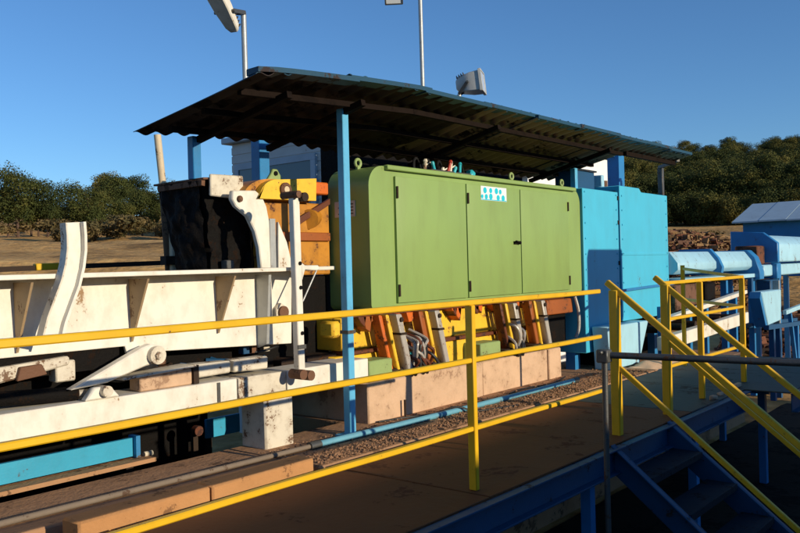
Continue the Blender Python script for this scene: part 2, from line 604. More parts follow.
t = thing('conduit_pipe', (1.0, 4.09, 1.1), 'long blue and grey conduit pipe lying along the concrete base', 'pipe')
MB().tube([(-1.5, 4.16, 1.124), (1, 4.15, 1.124), (2.6, 4.13, 1.124), (4.0, 4.10, 1.124)], 0.017, 10).build('grey_length', 'pipeg', t)
MB().tube([(4.0, 4.10, 1.124), (5.5, 4.05, 1.124), (7.75, 4.03, 1.124)], 0.024, 10).build('blue_length', 'pipeb', t)
for xx in (4.0, 4.86, 6.1, 7.72):
    MB().cyl((xx - 0.05, 4.10 - (xx - 4) * 0.018, 1.124), (xx + 0.05, 4.10 - (xx - 4) * 0.018, 1.124), 0.029, 12).build('coupling', 'dgrey', t)

mb = MB()
rg = random.Random(3)
for i in range(4000):
    x = rg.uniform(3.68, 8.9)
    y = rg.uniform(3.72, 4.0) if rg.random() < 0.8 else rg.uniform(4.0, 4.33)
    s = rg.uniform(0.004, 0.013) * (1 if rg.random() < 0.95 else 1.7)
    pts = []
    for sx, sy, sz in ((1, 0, 0), (-1, 0, 0), (0, 1, 0), (0, -1, 0), (0, 0, 1), (0, 0, -0.6)):
        pts.append(Vector((x, y, 1.10 + s * 0.4)) + Vector((sx, sy, sz)) * s * rg.uniform(0.6, 1.2))
    mb.add(pts, [(0, 2, 4), (2, 1, 4), (1, 3, 4), (3, 0, 4), (2, 0, 5), (1, 2, 5), (3, 1, 5), (0, 3, 5)])
tag(mb.build('gravel', 'gravel', smooth=0), 'brown loose gravel strip between walkway and blue pipe', 'gravel', kind='stuff')

t = thing('slab_line', (5.4, 4.1, 1.1), 'thin black cable drawn for shadow across the slab in front of the plinth', 'slab_line')  # black tube drawn where shadow lines cross the slab
MB().tube([(4.95, 4.34, 1.109), (5.2, 4.28, 1.109), (5.45, 4.16, 1.112), (5.6, 4.045, 1.16), (5.75, 3.95, 1.112), (6.0, 3.86, 1.109), (6.2, 3.80, 1.109)], 0.008, 7).build('line_body', 'hose', t)
t = thing('slab_line', (7.2, 4.2, 1.1), 'short black cable lying between blue pipe end and plinth', 'slab_line')
MB().tube([(6.7, 4.2, 1.109), (7.0, 4.25, 1.109), (7.4, 4.18, 1.109), (7.7, 4.22, 1.109), (8.0, 4.3, 1.109)], 0.008, 7).build('line_body', 'hose', t)

# ------------------------------------------------------------------ walkway
wk = thing('walkway', (4, 3.05, 0), 'rusty steel plate walkway with blue edge beams in deep shade', 'walkway')
x = 0.7
i = 0
for x1 in (2.2, 3.7, 5.2, 6.7):
    MB().box((x, 2.455, 1.088), (x1 - 0.008, 3.66, 1.100 - 0.002 * (i % 2))).build('deck_plate', 'deck', wk, bevel=0.003)
    x = x1
    i += 1
for x0, x1, y0 in ((6.7, 8.1, 2.455), (8.1, 9.5, 2.05), (9.5, 10.9, 2.05)):
    MB().box((x0, y0, 1.086), (x1 - 0.008, 3.66, 1.099)).build('deck_plate', 'deckg', wk, bevel=0.003)
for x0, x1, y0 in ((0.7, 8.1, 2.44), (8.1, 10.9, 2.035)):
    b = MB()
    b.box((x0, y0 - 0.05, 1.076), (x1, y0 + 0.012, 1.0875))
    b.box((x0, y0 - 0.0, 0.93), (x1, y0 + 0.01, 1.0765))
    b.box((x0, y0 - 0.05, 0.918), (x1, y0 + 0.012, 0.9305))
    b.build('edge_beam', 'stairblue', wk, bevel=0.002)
MB().box((0.7, 3.60, 0.92), (10.9, 3.655, 1.087)).build('rear_beam', 'blue', wk)
for xx in (1.0, 2.9, 4.95, 6.9, 8.9, 10.7):
    MB().box((xx, 2.46, 0.94), (xx + 0.07, 3.6, 1.085)).build('cross_beam', 'blue', wk)
    for yy in (2.50, 3.50):
        MB().box((xx, yy, -0.1), (xx + 0.07, yy + 0.07, 0.94)).build('support_post', 'blue', wk)
rg = random.Random(5)
# rubble that lies on the deck edge, right of the stairs
for xx, yy, s in ((7.35, 2.50, 0.035), (7.62, 2.52, 0.025), (7.9, 2.50, 0.03), (8.15, 2.54, 0.04)):
    o = MB().box((xx - s, yy - s * .5, 1.10), (xx + s * 2, yy + s * .7, 1.10 + s)).jitter(0.02, 20).build('concrete_chip', 'concrete', bevel=0.006)
    tag(o, 'small pale concrete chip lying on the deck edge right of the stairs', 'rubble', 'concrete chips on the deck edge')


# ------------------------------------------------------------------ railings
def railing(name, label, x0, x1, posts, y=2.60, ztop=2.15, rails=(2.14, 1.82, 1.44), base=1.10, group=None, skew=0.0):
    t = thing(name, ((x0 + x1) / 2, y, base), label, 'railing', group)
    names = ['top_rail', 'middle_rail', 'low_rail']
    for nm, z in zip(names, rails):
        h = 0.030 if nm == 'top_rail' else 0.027
        b = MB()
        nseg = max(2, int((x1 - x0) / 0.25))
        vs = []
        for q in range(nseg + 1):
            xq = x0 + (x1 - x0) * q / nseg
            dy = 0.004 * noise.noise(Vector((xq * 1.3, z * 5, 1)))
            dz = 0.005 * noise.noise(Vector((xq * 1.1, z * 5, 9)))
            for sa, su in ((-1, -1), (1, -1), (1, 1), (-1, 1)):
                vs.append((xq, y + dy - sa * 0.017, z + dz + su * h / 2))
        fs = [(3, 2, 1, 0), tuple(nseg * 4 + e for e in range(4))]
        for q in range(nseg):
            for e in range(4):
                fs.append((q * 4 + e, q * 4 + (e + 1) % 4, q * 4 + 4 + (e + 1) % 4, q * 4 + 4 + e))
        b.add(vs, fs)
        b.build(nm, 'yellow', t, bevel=0.005)
    for px in posts:
        b = MB().box((px - 0.017, y - 0.025, base), (px + 0.017, y + 0.025, rails[0] - 0.014))
        p = b.build('post', 'yellow', t, bevel=0.004)
    return t


railing('walkway_railing', 'long yellow three-bar guard railing along the walkway in front of the machine', 0.72, 5.36, (0.85, 3.76))
rr = railing('landing_railing', 'short yellow guard railing on the landing right of the stairs', 6.50, 8.60, (7.37, 8.57), rails=(2.16, 1.86, 1.47))
MB().box((9.58, 3.56, 1.10), (9.615, 3.60, 2.28)).build('rear_post', 'yellow', rr)
MB().bar((8.57, 2.62, 2.16), (9.6, 3.58, 2.24), 0.03, 0.03).build('return_rail', 'yellow', rr)
MB().bar((8.57, 2.62, 1.86), (9.6, 3.58, 1.88), 0.03, 0.03).build('return_rail', 'yellow', rr)

# ------------------------------------------------------------------ stairs
SL = (1.10 - 0.43) / (2.46 - 1.63)      # slope of the flight
st = thing('stairs', (5.7, 1.6, 0), 'dark blue steel stairs going down from the walkway towards the viewer', 'stairs')
yb = 2.44 - 1.06 / SL
for xx in (5.20, 6.14):
    b = MB()
    b.prism_x([(2.44, 1.11), (yb, 1.11 - SL * (2.44 - yb)), (yb, 1.11 - SL * (2.44 - yb) - 0.0), (yb + 0.02, -0.0), (yb + 0.2, 0.0), (2.44, 0.90)], xx, xx + 0.012)
    b.prism_x([(2.44, 1.11), (yb, 0.05), (yb, 0.035), (2.44, 1.095)], xx - 0.05 if xx < 6 else xx + 0.012, xx if xx < 6 else xx + 0.062)
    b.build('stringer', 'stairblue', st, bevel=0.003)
for i in range(5):
    z = 0.91 - i * 0.2
    y = 2.20 - i * 0.2 / SL
    if z < 0.05:
        break
    b = MB().box((5.213, y - 0.02, z - 0.006), (6.138, y + 0.20, z))
    b.box((5.213, y - 0.026, z - 0.045), (6.138, y - 0.02, z + 0.001))
    b.build('tread', 'treadm', st, bevel=0.002)


def stair_rail(label, X, y0, z0, zm, name='stair_railing'):
    t = thing(name, (X, 2.6, 1.1), label, 'railing')
    y1 = 1.05
    s = 0.815
    MB().bar((X, y0, z0), (X, y1, z0 - s * (y0 - y1)), 0.036, 0.045).build('hand_rail', 'yellow', t, bevel=0.006)
    MB().bar((X, y0 - 0.06, zm), (X, y1, zm - s * (y0 - 0.06 - y1)), 0.032, 0.036).build('middle_rail', 'yellow', t, bevel=0.005)
    p = MB().box((X - 0.03, 2.54, 1.0), (X + 0.03, 2.605, z0 - 0.06)).build('top_post', 'yellow', t, bevel=0.005)
    zt = z0 - s * (y0 - 1.2)
    MB().box((X - 0.03, 1.17, 0.0), (X + 0.03, 1.23, zt - 0.02)).build('bottom_post', 'yellow', t, bevel=0.005)
    return t


stair_rail('yellow sloping stair railing nearest the long guard railing', 5.55, 2.63, 2.20, 1.60)
stair_rail('yellow sloping stair railing beside the landing, farther from the camera', 6.50, 2.66, 2.21, 1.72)

# grey scaffold tube closing off the near corner
g = thing('tube_barrier', (4.63, 2.22, 1.1), 'dark grey scaffold tube barrier crossing in front of the yellow stair railing', 'barrier')
MB().cyl((4.64, 2.24, 1.78), (4.90, 0.75, 1.765), 0.020, 12).build('tube', 'dgrey', g)
MB().cyl((4.62, 2.22, 0.0), (4.63, 2.22, 1.80), 0.018, 12).build('upright', 'dgrey', g)
MB().cyl((4.89, 0.80, 0.0), (4.89, 0.80, 1.78), 0.018, 12).build('upright', 'dgrey', g)
b = MB().box((4.595, 2.185, 1.735), (4.665, 2.26, 1.815))
b.cyl((4.57, 2.22, 1.80), (4.60, 2.22, 1.80), 0.014, 6)
b.build('clamp', 'dgrey', g, bevel=0.008)

# ------------------------------------------------------------------ canopy
CX0, CX1 = 3.32, 10.75
FY, BY = 3.86, 5.12


def front_z(x):
    t = (x - CX0) / (CX1 - CX0)
    return 3.538 + 0.12 * min(1, t / 0.22) ** 0.7 + 0.035 * t


def back_z(x):
    return 3.305 + 0.065 * min(1, max(0, x - CX0) / 0.6)


can = thing('canopy', (7, 4.5, 1.1), 'corrugated sheet canopy roof on blue posts over the green cabinet', 'canopy')
ns = 7
RX1 = 9.22
rg = random.Random(11)
for i in range(ns + 2):
    if i < ns:
        x0 = CX0 + (RX1 - CX0) * i / ns
        x1 = CX0 + (RX1 - CX0) * (i + 1) / ns + 0.11 * (i < ns - 1)
    else:                                   # narrow strip that carries on to the last post
        x0 = RX1 - 0.05 + (CX1 - RX1 + 0.05) * (i - ns) / 2
        x1 = RX1 - 0.05 + (CX1 - RX1 + 0.05) * (i - ns + 1) / 2 + 0.06 * (i == ns)
    off = 0.009 * (i % 2) + rg.uniform(0, 0.006)
    fy = FY - rg.uniform(0.0, 0.05)
    by = BY + rg.uniform(-0.02, 0.05)
    VM = 1.0 if i < ns else 0.26
    by = fy + (by - fy) * VM
    nx = 56
    ny = 4
    vs = []
    for lay in (0, 1):
        for j in range(ny + 1):
            v = j / ny * VM
            for k in range(nx + 1):
                xx = x0 + (x1 - x0) * k / nx
                corr = (0.014 if i < 3 else 0.021) * math.sin(2 * math.pi * xx / 0.165)
                z = front_z(xx) * (1 - v) + back_z(xx) * v + corr + off + 0.03
                z += 0.018 * noise.noise(Vector((xx * 1.3, v * 2, i)))
                if i == 0:
                    z -= 0.05 * max(0, 1 - (xx - x0) / 0.5) ** 2 * (1 - v) * 0.6
                vs.append((xx, fy + (by - fy) * j / ny, z + (0.005 if lay else 0)))
    W = nx + 1
    N = W * (ny + 1)
    top, bot = [], []
    for j in range(ny):
        for k in range(nx):
            a = j * W + k
            bot.append((a, a + W, a + W + 1, a + 1))
            top.append((N + a, N + a + 1, N + a + W + 1, N + a + W))
    ed = []
    for k in range(nx):
        ed.append((k, k + 1, N + k + 1, N + k))
        a = ny * W + k
        ed.append((a + 1, a, N + a, N + a + 1))
    for j in range(ny):
        a = j * W
        ed.append((a + W, a, N + a, N + a + W))
        a = j * W + nx
        ed.append((a, a + W, N + a + W, N + a))
    mb = MB()
    mb.add(vs, top + ed, 0)
    mb.f += [list(f) for f in bot]
    mb.mi += [1] * len(bot)
    mb.build('roof_sheet', ['sheet_top', 'sheet_bot' if i < 3 else 'sheet_bot_lit'], can, smooth=60)
    # blue capping strip along the front edge
    b = MB()
    cs = 6
    xs = [x0 + 0.01 + (x1 - 0.03 - x0) * q / cs for q in range(cs + 1)]
    v2 = []
    for xx in xs:
        z = front_z(xx) + off + 0.045
        for yy, zz in ((fy - 0.012, z - 0.028), (fy + 0.10, z - 0.04 + 0.0), (fy + 0.10, z + 0.002), (fy - 0.012, z + 0.004)):
            v2.append((xx, yy, zz))
    f2 = []
    for q in range(cs):
        for e in range(4):
            f2.append((q * 4 + e, q * 4 + (e + 1) % 4, q * 4 + 4 + (e + 1) % 4, q * 4 + 4 + e))
    f2 += [(3, 2, 1, 0), tuple(cs * 4 + e for e in range(4))]
    b.add(v2, f2)
    b.build('edge_capping', 'sheet_top', can)
# purlins along x, rafters along y
for v in (0.20, 0.5, 0.8):
    for x0, x1 in ((CX0 + 0.1, 5.2), (5.2, 7.2), (7.2, RX1 - 0.05)):
        ya = FY + (BY - FY) * v
        za = front_z(x0) * (1 - v) + back_z(x0) * v - 0.012
        zb = front_z(x1) * (1 - v) + back_z(x1) * v - 0.012
        MB().bar((x0, ya, za), (x1 - 0.004, ya, zb), 0.04, 0.04).build('purlin', 'purlin', can)
MB().bar((RX1 - 0.04, FY + 0.22, front_z(9.2) - 0.07), (CX1 - 0.03, FY + 0.22, front_z(CX1) - 0.07), 0.05, 0.05).build('purlin', 'purlin', can)
for xx in (3.74, 4.47, 6.3, 8.6):
    f = lambda v: front_z(xx) * (1 - v) + back_z(xx) * v - 0.058
    MB().bar((xx, FY + (BY - FY) * 0.1, f(0.1)), (xx, FY + (BY - FY) * 0.93, f(0.93)), 0.045, 0.045).build('rafter', 'purlin', can)
for xx, yy, zb, mm in ((4.47, 4.20, 1.10, 'lblue'), (8.90, 4.60, 3.201, 'lblue'), (11.07, 4.40, 3.237, 'dgrey')):
    v = (yy - FY) / (BY - FY)
    zt = front_z(xx) * (1 - v) + back_z(xx) * v - 0.03 if xx < 11 else 3.62
    p = MB().box((xx - 0.033, yy - 0.033, zb), (xx + 0.033, yy + 0.033, zt)).build('front_post', mm, can, bevel=0.005)
    if xx < 5:
        MB().box((xx - 0.08, yy - 0.08, zb), (xx + 0.08, yy + 0.08, zb + 0.012)).build('base_plate', 'lblue', p)
        MB().box((xx - 0.042, yy - 0.042, 1.86), (xx + 0.042, yy + 0.042, 1.885)).build('collar', 'dgrey', p)
    if xx > 11:
        MB().bar((xx, yy + 0.02, 3.63), (10.72, FY + 0.16, front_z(10.7) - 0.03), 0.04, 0.04).build('bracket', 'dgrey', p)
for xx, yy, hw, zt in ((3.72, 5.0, 0.036, 3.345), (4.60, 5.28, 0.055, 3.46), (11.05, 5.05, 0.09, 3.92)):
    MB().box((xx - hw, yy - hw, 3.03 if xx < 4 else 0.3), (xx + hw, yy + hw, zt)).build('rear_post', 'blue', can, bevel=0.005)
MB().box((10.6, 5.02, 3.83), (10.955, 5.08, 3.92)).build('head_beam', 'blue', can)


# ------------------------------------------------------------------ floodlights
def floodlight(name, label, base, top, head_c, aim, roll_up=(0, 0, 1), size=(0.17, 0.13, 0.24), bright='white', arm=None, group='floodlights on poles'):
    t = thing(name, base, label, 'floodlight', group)
    MB().cyl(base, top, 0.022, 12).build('pole', 'grey', t)
    if arm:
        MB().cyl(arm[0], arm[1], 0.018, 10).build('arm', 'grey', t)
    aim = Vector(aim).normalized()
    upv = Vector(roll_up)
    sx = aim.cross(upv).normalized()
    u = sx.cross(aim).normalized()
    c = Vector(head_c)
    wx, wz, ln = size
    b = MB()
    prof = [(-0.5, 0.45), (-0.36, 0.72), (0.10, 0.95), (0.42, 1.0), (0.5, 1.0)]
    vs = []
    for d, s in prof:
        for ax, az_ in ((-1, -1), (1, -1), (1, 1), (-1, 1)):
            vs.append(c + aim * d * ln + sx * ax * wx * s / 2 + u * az_ * wz * s / 2)
    fs = [(3, 2, 1, 0), tuple(range(16, 20))]
    for q in range(4):
        for e in range(4):
            fs.append((q * 4 + e, q * 4 + (e + 1) % 4, q * 4 + 4 + (e + 1) % 4, q * 4 + 4 + e))
    b.add(vs, fs)
    h = b.build('housing', bright, t, bevel=0.008)
    b = MB()
    f = c + aim * ln * 0.5
    for e in (-1, 1):
        b.bar(f + sx * e * wx * 0.52 - u * wz * 0.54, f + sx * e * wx * 0.52 + u * wz * 0.54, 0.014, 0.03, side=sx)
        b.bar(f + u * e * wz * 0.52 - sx * wx * 0.54, f + u * e * wz * 0.52 + sx * wx * 0.54, 0.014, 0.03, side=u)
    b.build('rim', bright, h, bevel=0.002)
    b = MB()
    g0 = f + aim * 0.004
    b.add([g0 + sx * a * wx * 0.47 + u * d * wz * 0.47 + aim * o for o in (0, 0.006) for a, d in ((-1, -1), (1, -1), (1, 1), (-1, 1))],
          [(3, 2, 1, 0), (4, 5, 6, 7), (0, 1, 5, 4), (1, 2, 6, 5), (2, 3, 7, 6), (3, 0, 4, 7)])
    b.build('glass', 'glass', h)
    for q in range(4):   # cooling fins
        d = -0.42 + q * 0.09
        s = 0.72 + q * 0.06
        MB().bar(c + aim * d * ln - sx * wx * s / 2 + u * wz * s / 2, c + aim * d * ln + sx * wx * s / 2 + u * wz * s / 2, 0.006, 0.03, side=aim).build('cooling_fin', 'dgrey', h)
    b = MB()
    tp = Vector(top) if not arm else Vector(arm[1])
    for e in (-1, 1):
        b.bar(c + sx * e * (wx * 0.5 + 0.008), tp + sx * e * 0.02, 0.006, 0.03, side=sx)
    b.cyl(c - sx * (wx * 0.5 + 0.02), c + sx * (wx * 0.5 + 0.02), 0.012, 8)
    b.build('bracket', 'dgrey', t)
    return t


floodlight('floodlight', 'white floodlight tilted steeply up at the left end of the canopy', (4.21, 4.98, 3.46), (4.22, 5.0, 4.37),
           (4.02, 4.98, 4.33), (-0.72, -0.25, 0.62), size=(0.14, 0.085, 0.36))
floodlight('floodlight', 'grey floodlight with bright glass just above the canopy roof', (6.76, 4.74, 3.50), (6.76, 4.74, 4.06),
           (6.86, 4.68, 4.17), (0.42, -0.90, 0.10), size=(0.24, 0.20, 0.26), bright='lampgrey')
floodlight('floodlight', 'tall grey lamp pole behind the canopy reaching above the picture', (6.85, 5.25, 1.1), (6.82, 5.25, 5.32),
           (6.36, 5.22, 5.075), (-0.7, -0.5, -0.4), size=(0.16, 0.14, 0.24), arm=((6.82, 5.25, 5.20), (6.45, 5.25, 5.18)), bright='dgrey')

# ------------------------------------------------------------------ green cabinet
gc = thing('green_cabinet', (6.8, 4.6, 1.42), 'large olive green rounded steel cabinet with three doors and lifting eyes', 'cabinet')
x0, x1, z0, z1, F = 4.95, 8.60, 2.00, 3.18, 4.37
MB().prism(rrect(x0, x1, z0, z1, 0.17, 8, (0.3, 0.3, 1, 1)), F + 0.012, 4.84).build('shell', 'green', gc, smooth=50)
# flat front panel edge strip (frame round the doors), the doors sit proud of it
for nm, a, b_ in (('door', 5.265, 6.282), ('door', 6.300, 7.243), ('door', 7.259, 8.275)):
    d = MB().box((a, F - 0.012, 2.045), (b_, F + 0.011, 3.105)).build(nm, 'green', gc, bevel=0.005, seg=2)
    hx = a + 0.012 if a < 7 else b_ - 0.012
    for hz in (2.15, 2.97):
        MB().cyl((hx, F - 0.018, hz - 0.05), (hx, F - 0.018, hz + 0.05), 0.010, 8).build('hinge', 'dark', d)
    if abs(a - 6.300) < 0.01:
        b2 = MB().box((7.10, F - 0.03, 2.545), (7.205, F - 0.012, 2.575))
        b2.cyl((7.19, F - 0.012, 2.56), (7.19, F - 0.045, 2.56), 0.018, 10)
        b2.bar((7.19, F - 0.042, 2.56), (7.10, F - 0.042, 2.575), 0.02, 0.016)
        b2.build('handle', 'black', d, bevel=0.003)
b = MB().box((5.15, F - 0.028, 3.150), (8.45, F + 0.06, 3.19))
b.build('top_lip', 'green', gc, bevel=0.006)
for ex in (5.07, 7.32, 8.40):
    b = MB()
    ey = 4.60 if ex < 6 else 4.5
    b.ring((ex, ey, 3.255 if ex > 5.2 else 3.22), (0, 1, 0), 0.032, 0.013, 16, 8)
    b.box((ex - 0.018, ey - 0.012, 3.14), (ex + 0.018, ey + 0.012, 3.235 if ex > 5.2 else 3.195))
    b.build('lifting_eye', 'green_b', gc)
# sticker with pictogram discs
sg = MB().box((6.53, F - 0.0155, 2.965), (6.985, F - 0.0115, 3.100)).build('warning_sign', 'signw', gc)
sg['label'] = 'white sticker with cyan pictograms'
for q, (sx, sz, sr) in enumerate(((6.60, 3.06, 0.030), (6.70, 3.062, 0.026), (6.80, 3.062, 0.030), (6.87, 3.058, 0.024), (6.62, 3.0, 0.026), (6.70, 3.004, 0.030), (6.83, 2.998, 0.028), (6.92, 2.998, 0.030), (6.55, 3.0, 0.02))):
    MB().cyl((sx, F - 0.0155, sz), (sx, F - 0.0175, sz), sr, 12).build('pictogram', 'signc', sg)
MB().box((6.535, F - 0.0172, 2.968), (6.98, F - 0.0156, 2.976)).build('pictogram', 'signc', sg)
lb = MB().box((4.9445, 4.53, 2.77), (4.9495, 4.76, 2.90)).build('data_plate', 'plate', gc)
for q in range(4):
    MB().box((4.9425, 4.55, 2.79 + q * 0.026), (4.9443, 4.55 + 0.17 - 0.03 * (q % 2), 2.80 + q * 0.026)).build('print_line', 'dgrey', lb)

# hydraulic valves on top of the cabinet
hv = thing('valve_block', (6.3, 4.62, 3.18), 'cluster of small hydraulic valves and hoses on top of the green cabinet', 'valves')
MB().box((5.98, 4.52, 3.18), (6.62, 4.70, 3.235)).build('manifold', 'dgrey', hv, bevel=0.005)
rg = random.Random(21)
cols = ['white_g', 'turq', 'black', 'white_g', 'redv', 'turq', 'white_g', 'turq', 'dgrey']
for i, cc in enumerate(cols):
    xx = 6.02 + i * 0.066 + rg.uniform(-.02, .02)
    hh = rg.uniform(0.02, 0.12)
    yy = rg.uniform(4.53, 4.68)
    tl = Vector((rg.uniform(-.5, .5), rg.uniform(-.3, .3), 1)).normalized()
    p0 = Vector((xx, yy, 3.225))
    b = MB().cyl(p0, p0 + tl * hh, rg.uniform(0.010, 0.020), 10)
    b.cyl(p0 + tl * hh, p0 + tl * (hh + 0.025), rg.uniform(0.018, 0.028), 8, 0.014)
    if i % 3 == 0:
        b.bar(p0 + tl * hh * .6, p0 + tl * hh * .6 + Vector((0.06, -0.02, 0.03)), 0.012, 0.012)
    b.build('valve', cc, hv)
for i in range(5):
    xx = 5.9 + i * 0.18
    MB().tube([(xx, 4.66, 3.2), (xx + 0.05, 4.7, 3.32), (xx + 0.2, 4.78, 3.36), (xx + 0.36, 4.86, 3.25), (xx + 0.4, 4.92, 3.05)], 0.013, 7).build('hose', 'hose', hv)
MB().prism([(6.62, 3.18), (6.71, 3.18), (6.73, 3.26), (6.66, 3.29)], 4.53, 4.62).build('turquoise_cover', 'turq', hv, bevel=0.02)

# ------------------------------------------------------------------ plinth and machine base below the cabinet
pl = thing('concrete_plinth', (6.4, 4.8, 1.1), 'pale pinkish concrete plinth carrying the machine below the green cabinet', 'plinth')
for a, b_ in ((4.87, 6.51), (6.525, 7.77), (7.785, 8.05)):
    MB().box((a, 4.37 + (0.012 if a > 6.5 and a < 7 else 0), 1.09), (b_, 5.3, 1.425)).jitter(0.004, 5).build('block', 'concrete', pl, bevel=0.012)
for xx, zz in ((5.28, 1.24),):
    MB().cyl((xx, 4.33, 1.10), (xx, 4.33, zz), 0.010, 8).build('anchor_bolt', 'dark', pl)

mc = thing('hydraulic_machine', (6.5, 4.7, 1.42), 'yellow and orange hydraulic machine base with slanted grey cylinders under the cabinet', 'machine')
b = MB()
b.box((4.80, 4.56, 1.70), (8.35, 4.95, 1.985))
MB().box((4.80, 4.58, 1.676), (7.85, 5.0, 1.944)).build('main_beam', 'yellow_m', mc, bevel=0.01)
MB().box((4.70, 4.56, 1.426), (7.85, 5.0, 1.639)).build('bed_beam', 'yellow_m', mc, bevel=0.01)
MB().box((4.62, 4.50, 1.80), (4.72, 4.66, 1.93)).build('end_lug', 'yellow_m', mc, bevel=0.02)
MB().box((4.80, 4.53, 1.64), (7.85, 4.70, 1.675)).build('flange', 'redbrown', mc, bevel=0.006)
MB().box((4.82, 4.50, 1.945), (8.40, 4.70, 1.992)).build('upper_flange', 'redbrown', mc, bevel=0.006)


def slanted(xt, wdt, mat, y0=4.30, y1=4.5, z0=1.46, z1=1.955, lean=0.14, name='slanted_cylinder'):
    xb = xt + lean
    b = MB()
    b.prism([(xt, z1), (xt + wdt, z1), (xb + wdt, z0), (xb, z0)], y0, y1)
    o = b.build(name, mat, mc, bevel=0.008, seg=1)
    return o


for i, xt in enumerate((5.03, 5.56, 6.86, 7.42)):
    o1 = slanted(xt + 0.03, 0.04 + 0.02 * (i % 2), ['orange', 'dorange', 'redbrown', 'dorange'][i], 4.40, 4.50, name='slanted_arm')
    o2 = slanted(xt + 0.17, 0.07, 'chrome', 4.33, 4.42)
    c = MB()
    c.prism([(xt + 0.165 + 0.045, 1.80), (xt + 0.245 + 0.045, 1.80), (xt + 0.252 + 0.045, 1.78), (xt + 0.172 + 0.045, 1.78)], 4.322, 4.43)
    c.build('clamp_band', 'dark', o2, bevel=0.003)
    MB().cyl((xt + 0.225, 4.315, 1.91), (xt + 0.225, 4.50, 1.91), 0.02, 12).build('pivot_pin', 'dark', o2)
    slanted(xt + 0.095, 0.04, 'yellow_m', 4.38, 4.54, name='slanted_arm')
    # foot bracket and bolts
    bx = MB().box((xt + 0.08, 4.38, 1.425), (xt + 0.42, 4.58, 1.50)).build('foot_bracket', 'dark', mc, bevel=0.01)
    for q in range(3):
        MB().cyl((xt + 0.13 + q * 0.11, 4.37, 1.46), (xt + 0.13 + q * 0.11, 4.35, 1.46), 0.018, 6).build('bolt', 'white_g', bx)
for xa, xb in ((4.88, 5.17), (6.47, 6.82)):
    MB().box((xa, 4.36, 1.43), (xb, 4.58, 1.60)).build('green_box', 'green_b', mc, bevel=0.01)
rg = random.Random(8)
for i in range(30):
    xx = rg.uniform(4.85, 7.75)
    b = MB()
    s = rg.uniform(0.03, 0.07)
    b.prism([(xx, 1.95), (xx + s * 1.6, 1.95), (xx + s * 1.2, 1.95 - s * rg.uniform(1, 2.2)), (xx + s * 0.4, 1.95 - s * rg.uniform(0.6, 1.5))], 4.47, 4.66)
    b.build('hanging_bracket', rg.choice(['orange', 'redbrown', 'dorange']), mc, bevel=0.004)
for i in range(22):
    xx = 5.33 + rg.uniform(0, 0.30) if i < 16 else 6.9 + rg.uniform(0, 0.5)
    zz = rg.uniform(1.55, 1.80)
    MB().tube([(xx, 4.50, zz), (xx + rg.uniform(-.05, .05), 4.34, zz - rg.uniform(0, .1)), (xx + rg.uniform(-.03, .12), 4.32, zz - 0.14), (xx + rg.uniform(0, .12), 4.40, 1.44)], 0.014, 7).build('hose', rg.choice(['hose', 'redbrown', 'chrome']), mc)
for i in range(6):
    xx = 5.36 + 0.045 * i
    MB().cyl((xx, 4.48, 1.52 + 0.04 * (i % 3)), (xx, 4.38, 1.52 + 0.04 * (i % 3)), 0.024, 10).build('fitting', ['redv', 'white_g', 'turq'][i % 3], mc)
MB().box((7.86, 4.42, 1.78), (8.45, 4.70, 1.944)).build('end_cover', 'dorange', mc, bevel=0.01)
MB().box((7.86, 4.50, 1.43), (8.42, 4.75, 1.775)).build('end_block', 'black', mc, bevel=0.01)
MB().tube([(8.42, 4.38, 1.96), (8.46, 4.36, 1.8), (8.46, 4.36, 1.6), (8.42, 4.38, 1.50)], 0.018, 8).build('drain_pipe', 'chrome', mc)

# ------------------------------------------------------------------ white press: feed trough and lower beam
wt = thing('feed_trough', (2.0, 4.9, 1.6), 'long white steel feed trough with triangular ribs and top flange', 'trough')
MB().prism([(-2.0, 1.915), (2.80, 1.905), (2.81, 1.86), (4.18, 1.80), (4.20, 2.335), (-2.0, 2.315)], 4.50, 4.525).build('side_wall', 'white', wt, bevel=0.004)
b = MB()
b.prism([(-2.0, 2.316), (4.44, 2.338), (4.44, 2.366), (-2.0, 2.344)], 4.285, 4.56)
b.build('top_flange', 'white', wt, bevel=0.004)
MB().box((-2.0, 5.5, 1.9), (4.2, 5.53, 2.30)).build('rear_wall', 'white_g', wt)
MB().box((-2.0, 4.526, 1.91), (4.2, 5.49, 1.94)).build('floor_plate', 'dark', wt)
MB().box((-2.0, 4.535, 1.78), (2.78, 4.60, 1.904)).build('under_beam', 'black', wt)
for xr, mm in ((1.35, 'white'), (2.13, 'white'), (2.84, 'white'), (3.50, 'white_g'), (3.86, 'white')):
    b = MB()
    if xr > 3.8:
        b.prism_x([(4.498, 2.315), (4.36, 2.315), (4.40, 1.83), (4.498, 1.80)], xr - 0.012, xr + 0.012)
    else:
        b.prism_x([(4.498, 2.315), (4.295, 2.315), (4.485, 1.93)], xr - 0.007, xr + 0.007)
    b.build('rib', 'ribm' if xr < 3.8 else 'grey', wt)
b = MB().prism([(4.0, 1.98), (4.0, 2.07), (4.05, 2.11), (4.11, 2.07), (4.11, 1.98)], 4.46, 4.498)
b.build('lug', 'white_g', wt, bevel=0.006)
MB().cyl((4.06, 4.44, 2.04), (4.06, 4.47, 2.04), 0.045, 16).build('pin_cap', 'rust', wt)

